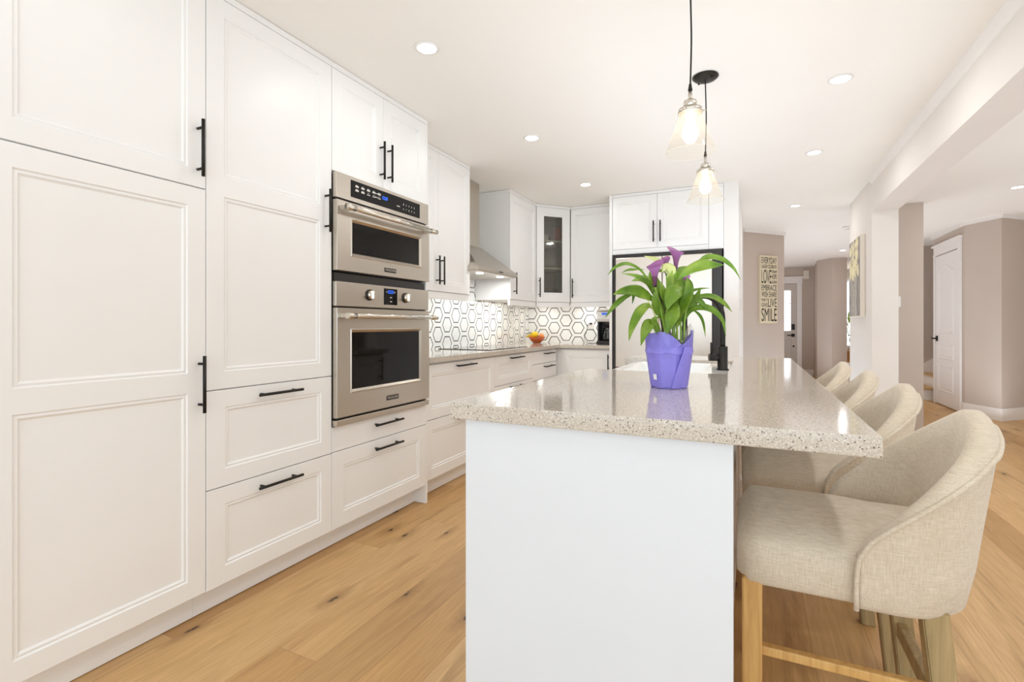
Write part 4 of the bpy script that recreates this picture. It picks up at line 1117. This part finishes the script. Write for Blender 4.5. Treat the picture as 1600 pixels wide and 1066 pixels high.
hs = part('water_tank', MB().box(-0.088, 0.088, -0.115, 0.12, 1.175, 1.285, 0.008), M['ceramic'], cm)
part('lid', MB().box(-0.088, 0.088, -0.115, 0.12, 1.288, 1.312, 0.006).tube([(-0.06, -0.09, 1.31), (-0.055, -0.09, 1.325), (0.055, -0.09, 1.325), (0.06, -0.09, 1.31)], 0.004), M['steel'], hs)
part('lcd_screen', MB().box(-0.03, 0.035, -0.118, -0.113, 1.248, 1.274, 0.001, 1), M['lcd'], hs)
part('trim_band', MB().box(-0.089, 0.089, -0.1165, 0.0, 1.180, 1.205, 0.002), M['steel'], hs)
part('filter_basket', MB().lathe([(0.0, 1.13), (0.03, 1.13), (0.055, 1.18), (0.0, 1.18)], (0.01, -0.04, 0), 24), M['dark'], cm)
cf = part('carafe', MB().lathe([(0.0, 0.971), (0.055, 0.971), (0.062, 0.99), (0.058, 1.04), (0.042, 1.095), (0.04, 1.11), (0.038, 1.11), (0.040, 1.09), (0.055, 1.04), (0.058, 0.992), (0.0, 0.975)], (0.015, -0.045, 0), 28), M['carafe'], cm)
part('carafe_handle', MB().tube(spline([(0.015, -0.085, 1.10), (0.015, -0.13, 1.09), (0.015, -0.135, 1.03), (0.015, -0.10, 1.0)], 5), 0.007, 8), M['black'], cf)
part('carafe_lid', MB().lathe([(0.0, 1.122), (0.035, 1.118), (0.041, 1.108), (0.0, 1.108)], (0.015, -0.045, 0), 24), M['black'], cf)
# sockets on the tiles
so = thing('wall_socket', 'white wall socket on the rear tiles with a plug in it', 'socket', (-1.69, 5.669, 1.10))
part('plate', MB().box(-0.036, 0.036, -0.006, 0.0, 1.10, 1.215, 0.002), M['plastic_white'], so)
part('slots', MB().box(-0.014, -0.011, -0.0065, -0.005, 1.185, 1.195).box(0.011, 0.014, -0.0065, -0.005, 1.185, 1.195), M['dark'], so)
pc = thing('power_cord', 'thin dark power cord plugged into the rear wall socket', 'cord', (-1.69, 5.66, 0.931))
part('plug', MB().box(-0.012, 0.014, -0.028, 0.002, 1.146, 1.166, 0.003), M['dark'], pc)
part('cable', MB().tube(spline([(0.0, -0.02, 1.156), (-0.03, -0.035, 1.14), (-0.05, -0.03, 1.05), (-0.07, -0.05, 0.985), (-0.02, -0.09, 0.937), (0.08, -0.10, 0.935), (0.165, -0.11, 0.936)], 6), 0.003, 8), M['dark'], pc)
s2 = thing('wall_socket', 'white wall socket on the side tiles, right of the cooktop', 'socket', (-2.489, 5.21, 1.11), R90)
part('plate', MB().box(-0.04, 0.04, -0.006, 0.0, 1.11, 1.225, 0.002), M['plastic_white'], s2)
part('slots', MB().box(-0.014, -0.011, -0.0065, -0.005, 1.185, 1.2).box(0.011, 0.014, -0.0065, -0.005, 1.185, 1.2).box(-0.014, -0.011, -0.0065, -0.005, 1.135, 1.15).box(0.011, 0.014, -0.0065, -0.005, 1.135, 1.15), M['dark'], s2)

# ================================================================== ON THE WALLS
def on_wall(name, label, cat, p, ang_, z): return thing(name, label, cat, (p[0], p[1], z), ang_)
sg_ang = math.atan2(dv.y, dv.x)
c0 = A + dv * 0.285 - nv * 0.0
sg = thing('word_sign', 'tall cream sign board printed with words of cheer on the taupe wall', 'sign', (c0.x, c0.y, 1.165), sg_ang)
part('board', MB().box(0.0, 0.325, -0.036, -0.001, 1.165, 2.10, 0.003), M['sign'], sg)
# (word, x, z bottom, width, height) measured down from the top of the board
WORDS = [('EVERYDAY', 0.018, 0.025, 0.29, 0.085), ('LAUGH CELEBRATE', 0.018, 0.125, 0.29, 0.052), ('LOVE', 0.018, 0.195, 0.185, 0.19), ('DREAM', 0.210, 0.198, 0.098, 0.042), ('HOPE', 0.210, 0.255, 0.098, 0.068), ('LEARN', 0.210, 0.342, 0.098, 0.042),
         ('EMBRACE', 0.018, 0.405, 0.29, 0.078), ('WISH SHARE', 0.018, 0.497, 0.29, 0.078), ('ENJOY', 0.018, 0.592, 0.115, 0.05), ('GIVE', 0.018, 0.655, 0.115, 0.055), ('LIVE', 0.142, 0.592, 0.166, 0.118), ('SMILE', 0.018, 0.728, 0.29, 0.18)]
for s, x, top, w, h in WORDS:
    part('lettering', text_bm(s, x, 2.10 - top - h, w, h, -0.0362, 0.001), M['ink'], sg)
pt = thing('flower_painting', 'white-edged canvas of pale yellow flowers on grey, on the dividing wall', 'painting', (0.9625, 5.70, 1.217), -R90)
# local x runs toward the camera end (world -Y), face towards -X
part('canvas', MB().box(-0.60, 0.0, -0.040, -0.001, 1.217, 2.0, 0.002), M['canvas_edge'], pt)
part('picture', MB().box(-0.588, -0.012, -0.0412, -0.0395, 1.229, 1.988), M['art_grey'], pt)
ap = MB(); rnd = random.Random(3)
for k in range(95):
    x = -0.30 + rnd.uniform(-0.24, 0.22); z = 1.80 + rnd.uniform(-0.19, 0.16); r = rnd.uniform(0.018, 0.042)
    ap.prism([(x + r * rnd.uniform(.6, 1.1) * math.cos(a), z + r * 1.4 * rnd.uniform(.6, 1.1) * math.sin(a)) for a in [2 * PI * q / 9 for q in range(9)]], 0, 0.0006 + 0.00002 * k)
for v in ap.bm.verts: x, y, z = v.co; v.co = Vector((x, -0.0413 - z, y))
part('blossoms', ap, M['art_cream'], pt)
ap = MB()
for x, w, top in ((-0.43, 0.022, 1.64), (-0.36, 0.03, 1.66), (-0.31, 0.018, 1.63), (-0.25, 0.03, 1.66), (-0.20, 0.018, 1.62)):
    ap.box(x - w / 2, x + w / 2, -0.0419, -0.0412, 1.232, top)
part('painted_stems', ap, M['art_stem'], pt)
ap = MB()
for x, z in ((-0.42, 1.76), (-0.27, 1.74), (-0.14, 1.80), (-0.35, 1.60), (-0.2, 1.92)):
    ap.prism([(x + 0.016 * math.cos(a), z + 0.05 * math.sin(a)) for a in [2 * PI * q / 10 for q in range(10)]], 0, 0.0018)
for v in ap.bm.verts: x, y, z = v.co; v.co = Vector((x, -0.0413 - z, y))
part('dark_accents', ap, M['art_dark'], pt)
sw = on_wall('light_switch', 'white light switch plate on the side of the refrigerator wall', 'switch', (-0.1095, 5.95, 0), R90, 1.28)
part('plate', MB().box(-0.06, 0.06, -0.007, -0.0002, 1.28, 1.42, 0.002), M['plastic_white'], sw); part('rocker', MB().box(-0.03, -0.008, -0.011, -0.006, 1.32, 1.38, 0.002).box(0.008, 0.03, -0.011, -0.006, 1.32, 1.38, 0.002), M['plastic_white'], sw)
sw = on_wall('light_switch', 'white light switch plate beside the corner beyond the dividing wall', 'switch', (1.413, 6.70, 0), 0, 1.335)
part('plate', MB().box(-0.035, 0.035, -0.007, -0.0002, 1.335, 1.45, 0.002), M['plastic_white'], sw); part('rocker', MB().box(-0.011, 0.011, -0.011, -0.006, 1.36, 1.425, 0.002), M['plastic_white'], sw)
sd_ = thing('smoke_detector', 'small white smoke detector on the hall ceiling', 'smoke detector', (1.142, 7.933, CEIL - 0.04))
part('housing', MB().lathe([(0.0, CEIL - 0.036), (0.045, CEIL - 0.034), (0.058, CEIL - 0.016), (0.06, CEIL - 0.001), (0.0, CEIL - 0.001)], (0, 0, 0), 32), M['plastic_white'], sd_)
part('grille', MB().lathe([(0.0, CEIL - 0.040), (0.02, CEIL - 0.040), (0.022, CEIL - 0.034)], (0, 0, 0), 24), M['print'], sd_)
ch = thing('door_chime', 'cream door chime box on the wall above the entry door frame', 'door chime', (1.093, 13.0, 2.175))
part('housing', MB().box(-0.055, 0.055, -0.05, -0.0005, 2.175, 2.365, 0.006), M['canvas_edge'], ch); part('cover_slot', MB().box(-0.035, 0.035, -0.052, -0.049, 2.195, 2.20), M['print'], ch)

# ================================================================== DOORS, STAIRS, HALL
d1 = part('door_1', MB().box(-0.01, 0.11, 12.955, 12.999, 0.01, 2.07).box(0.79, 0.905, 12.955, 12.999, 0.01, 2.07).box(0.11, 0.79, 12.955, 12.999, 0.01, 1.0).box(0.11, 0.79, 12.955, 12.999, 1.93, 2.07), M['door_grey'], kind='structure')
part('door_glass', MB().box(0.11, 0.79, 12.97, 12.98, 1.0, 1.93), M['daylit'], d1)
gb = MB()
for x in (0.112, 0.28, 0.45, 0.62, 0.765): gb.box(x, x + 0.012, 12.955, 12.97, 1.0, 1.93)
for z in (1.002, 1.31, 1.62, 1.915): gb.box(0.11, 0.79, 12.955, 12.97, z, z + 0.012)
part('glazing_bars', gb, M['plastic_white'], d1)
pnl = MB()
for x0, x1 in ((0.06, 0.41), (0.47, 0.80)):
    pnl.box(x0, x1, 12.945, 12.956, 0.2, 0.8, 0.008, 1)
part('panels', pnl, M['door_grey'], d1)
part('lock_keypad', MB().box(0.805, 0.868, 12.925, 12.956, 1.03, 1.16, 0.008), M['black'], d1)
part('lever_handle', MB().box(0.80, 0.868, 12.94, 12.956, 0.872, 0.945, 0.006).cyl((0.83, 12.945, 0.908), (0.83, 12.90, 0.908), 0.012, 14).cyl((0.84, 12.90, 0.908), (0.715, 12.90, 0.905), 0.010, 14), M['black'], d1)
part('deadbolt', MB().cyl((0.845, 12.956, 0.66), (0.845, 12.945, 0.66), 0.022, 20), M['black'], d1)
tr = MB(); tr.box(0.91, 1.012, 12.97, 13.0, 0, 2.08); tr.box(-0.12, -0.015, 12.97, 13.0, 0, 2.08); tr.box(-0.13, 1.022, 12.965, 13.0, 2.08, 2.20); tr.box(-0.15, 1.042, 12.95, 13.0, 2.20, 2.235)
struct('trim_1', tr, M['trim'])
# closet door in the X = 2.45 wall, built facing -Y then turned to face -X
def turnx(mb, y1):
    for v in mb.bm.verts: x, y, z = v.co; v.co = Vector((2.449 + y, y1 - x, z))
    return mb
DW = 0.86; Y1 = 9.315
dm = MB(); dm.box(0, DW, -0.018, 0.0, 0.012, 2.135, 0.002, 1)
d2 = part('door_2', turnx(dm, Y1), M['trim'], kind='structure')
def arch_panel(x0, x1, z0, z1, arch):
    m = MB(); top = []
    for k in range(13):
        u = k / 12; top.append((x0 + (x1 - x0) * u, z1 + arch * math.sin(PI * u) ** 2))
    ring0 = [(x0, z0), (x1, z0)] + top[::-1]
    cx_, cz_ = (x0 + x1) / 2, (z0 + z1) / 2
    def sc(r, k): return [(cx_ + (x - cx_) * (1 - k / (x1 - x0) * 2), cz_ + (z - cz_) * (1 - k / (z1 - z0) * 2)) for x, z in r]
    rs = [(ring0, -0.0185), (sc(ring0, 0.012), -0.028), (sc(ring0, 0.03), -0.020), (sc(ring0, 0.05), -0.026)]
    for (a, ya), (b, yb) in zip(rs, rs[1:]):
        for k in range(len(a)):
            j = (k + 1) % len(a); m.quad([(a[k][0], ya, a[k][1]), (a[j][0], ya, a[j][1]), (b[j][0], yb, b[j][1]), (b[k][0], yb, b[k][1])])
    m.quad([(x, rs[-1][1], z) for x, z in rs[-1][0]]); return m
for a in ((0.13, DW - 0.13, 1.02, 1.90, 0.09), (0.13, DW - 0.13, 0.66, 0.87, 0.0), (0.13, DW - 0.13, 0.20, 0.58, 0.0)):
    part('door_panel', turnx(arch_panel(*a), Y1), M['trim'], d2)
part('lever_handle', turnx(MB().box(0.035, 0.095, -0.032, -0.017, 0.905, 0.985, 0.006).cyl((0.065, -0.03, 0.945), (0.065, -0.07, 0.945), 0.011, 14).cyl((0.065, -0.07, 0.945), (0.0, -0.07, 0.945), 0.010, 14), Y1), M['black'], d2)
cs = MB(); cs.box(-0.012, -0.095, -0.024, 0.0, 0, 2.15); cs.box(DW + 0.012, DW + 0.095, -0.024, 0.0, 0, 2.15)
cs.box(-0.10, DW + 0.10, -0.028, 0.0, 2.15, 2.17); cs.box(-0.095, DW + 0.095, -0.022, 0.0, 2.17, 2.275); cs.box(-0.12, DW + 0.12, -0.045, 0.0, 2.275, 2.30)
struct('trim_2', turnx(cs, Y1), M['trim'])
# staircase rising along the rear hall wall
stc = part('staircase', MB().box(2.25, 2.52, 9.62, 10.45, 0, 0.155).box(2.52, 2.79, 9.62, 10.45, 0, 0.335).box(2.79, 3.4, 9.62, 10.45, 0, 0.515), M['trim'], kind='structure')
part('stair_tread', MB().box(2.225, 2.52, 9.59, 10.44, 0.155, 0.18, 0.004).box(2.495, 2.79, 9.59, 10.44, 0.335, 0.36, 0.004).box(2.765, 3.4, 9.59, 10.44, 0.515, 0.54, 0.004), M['stair_oak'], stc)
skb = MB().prism([(2.05, 0.0), (2.05, 0.16), (2.2, 0.26), (3.4, 1.06), (3.4, 0.3)], 10.425, 10.449)
for v in skb.bm.verts: x, y, z = v.co; v.co = Vector((x, z, y))
bmesh.ops.recalc_face_normals(skb.bm, faces=skb.bm.faces)
struct('trim_stair', skb, M['trim'])
# plant on a wooden stand by the far window
sn = thing('plant_stand', 'orange-brown wooden stand under the far hall window', 'plant stand', (1.98, 13.3, 0))
part('top', MB().box(-0.16, 0.16, -0.16, 0.16, 0.53, 0.56, 0.004), M['oak_leg'], sn)
for sx in (-1, 1):
    for sy in (-1, 1): part('leg', MB().box(sx * 0.14 - 0.02, sx * 0.14 + 0.02, sy * 0.14 - 0.02, sy * 0.14 + 0.02, 0, 0.53), M['oak_leg'], sn)
part('side_panel', MB().box(-0.12, 0.12, -0.15, -0.135, 0.32, 0.53), M['oak_leg'], sn)
hp = thing('leafy_house_plant', 'leafy green house plant in a grey pot by the far window', 'potted plant', (1.98, 13.3, 0.56))
part('pot', MB().lathe([(0.0, 0.56), (0.07, 0.56), (0.09, 0.68), (0.085, 0.68), (0.07, 0.58), (0.0, 0.66)], (0, 0, 0), 24), M['print'], hp)
fo = MB(); rnd = random.Random(11)
for k in range(70):
    a = rnd.uniform(0, 2 * PI); rr = rnd.uniform(0.03, 0.2); z = rnd.uniform(0.72, 1.15); d_ = Vector((math.cos(a), math.sin(a), rnd.uniform(-0.3, 0.7))).normalized()
    s_ = d_.cross(Vector((0, 0, 1))).normalized(); c_ = Vector((rr * math.cos(a), rr * math.sin(a), z)); l_ = rnd.uniform(0.06, 0.11); w_ = l_ * 0.25
    fo.quad([c_ - d_ * l_ * .5, c_ + s_ * w_ + Vector((0, 0, .01)), c_ + d_ * l_ * .6, c_ - s_ * w_ + Vector((0, 0, .01))])
for k in range(5): a = k * 1.3; fo.tube([(0, 0, 0.65), (0.05 * math.cos(a), 0.05 * math.sin(a), 0.9), (0.13 * math.cos(a), 0.13 * math.sin(a), 1.3)], 0.005, 6)
for dx in (-0.1, -0.03, 0.05):
    fo.quad([(dx, 0, 1.15), (dx - 0.04, -0.02, 1.28), (dx - 0.02, -0.03, 1.46), (dx + 0.03, -0.02, 1.3)])
part('foliage', fo, M['leaf'], hp)
cu = thing('sheer_curtain', 'sheer white curtain on a rod at the far hall window', 'curtain', (2.0, 14.0, 0.05))
cb = MB(); pr = []
for k in range(40): pr.append((-0.25 + k * 0.012, 0.02 * math.sin(k * 1.3)))
for (a, b) in zip(pr, pr[1:]): cb.quad([(a[0], a[1], 0.05), (b[0], b[1], 0.05), (b[0], b[1], 2.2), (a[0], a[1], 2.2)], True)
o = part('cloth', cb, M['sheer'], cu); m = o.modifiers.new('thickness', 'SOLIDIFY'); m.thickness = 0.002
part('rod', MB().cyl((-0.3, 0, 2.24), (1.2, 0, 2.24), 0.016, 12).box(-0.29, -0.27, 0.0, 0.1, 2.23, 2.25).box(1.17, 1.19, 0.0, 0.1, 2.23, 2.25), M['nickel'], cu)
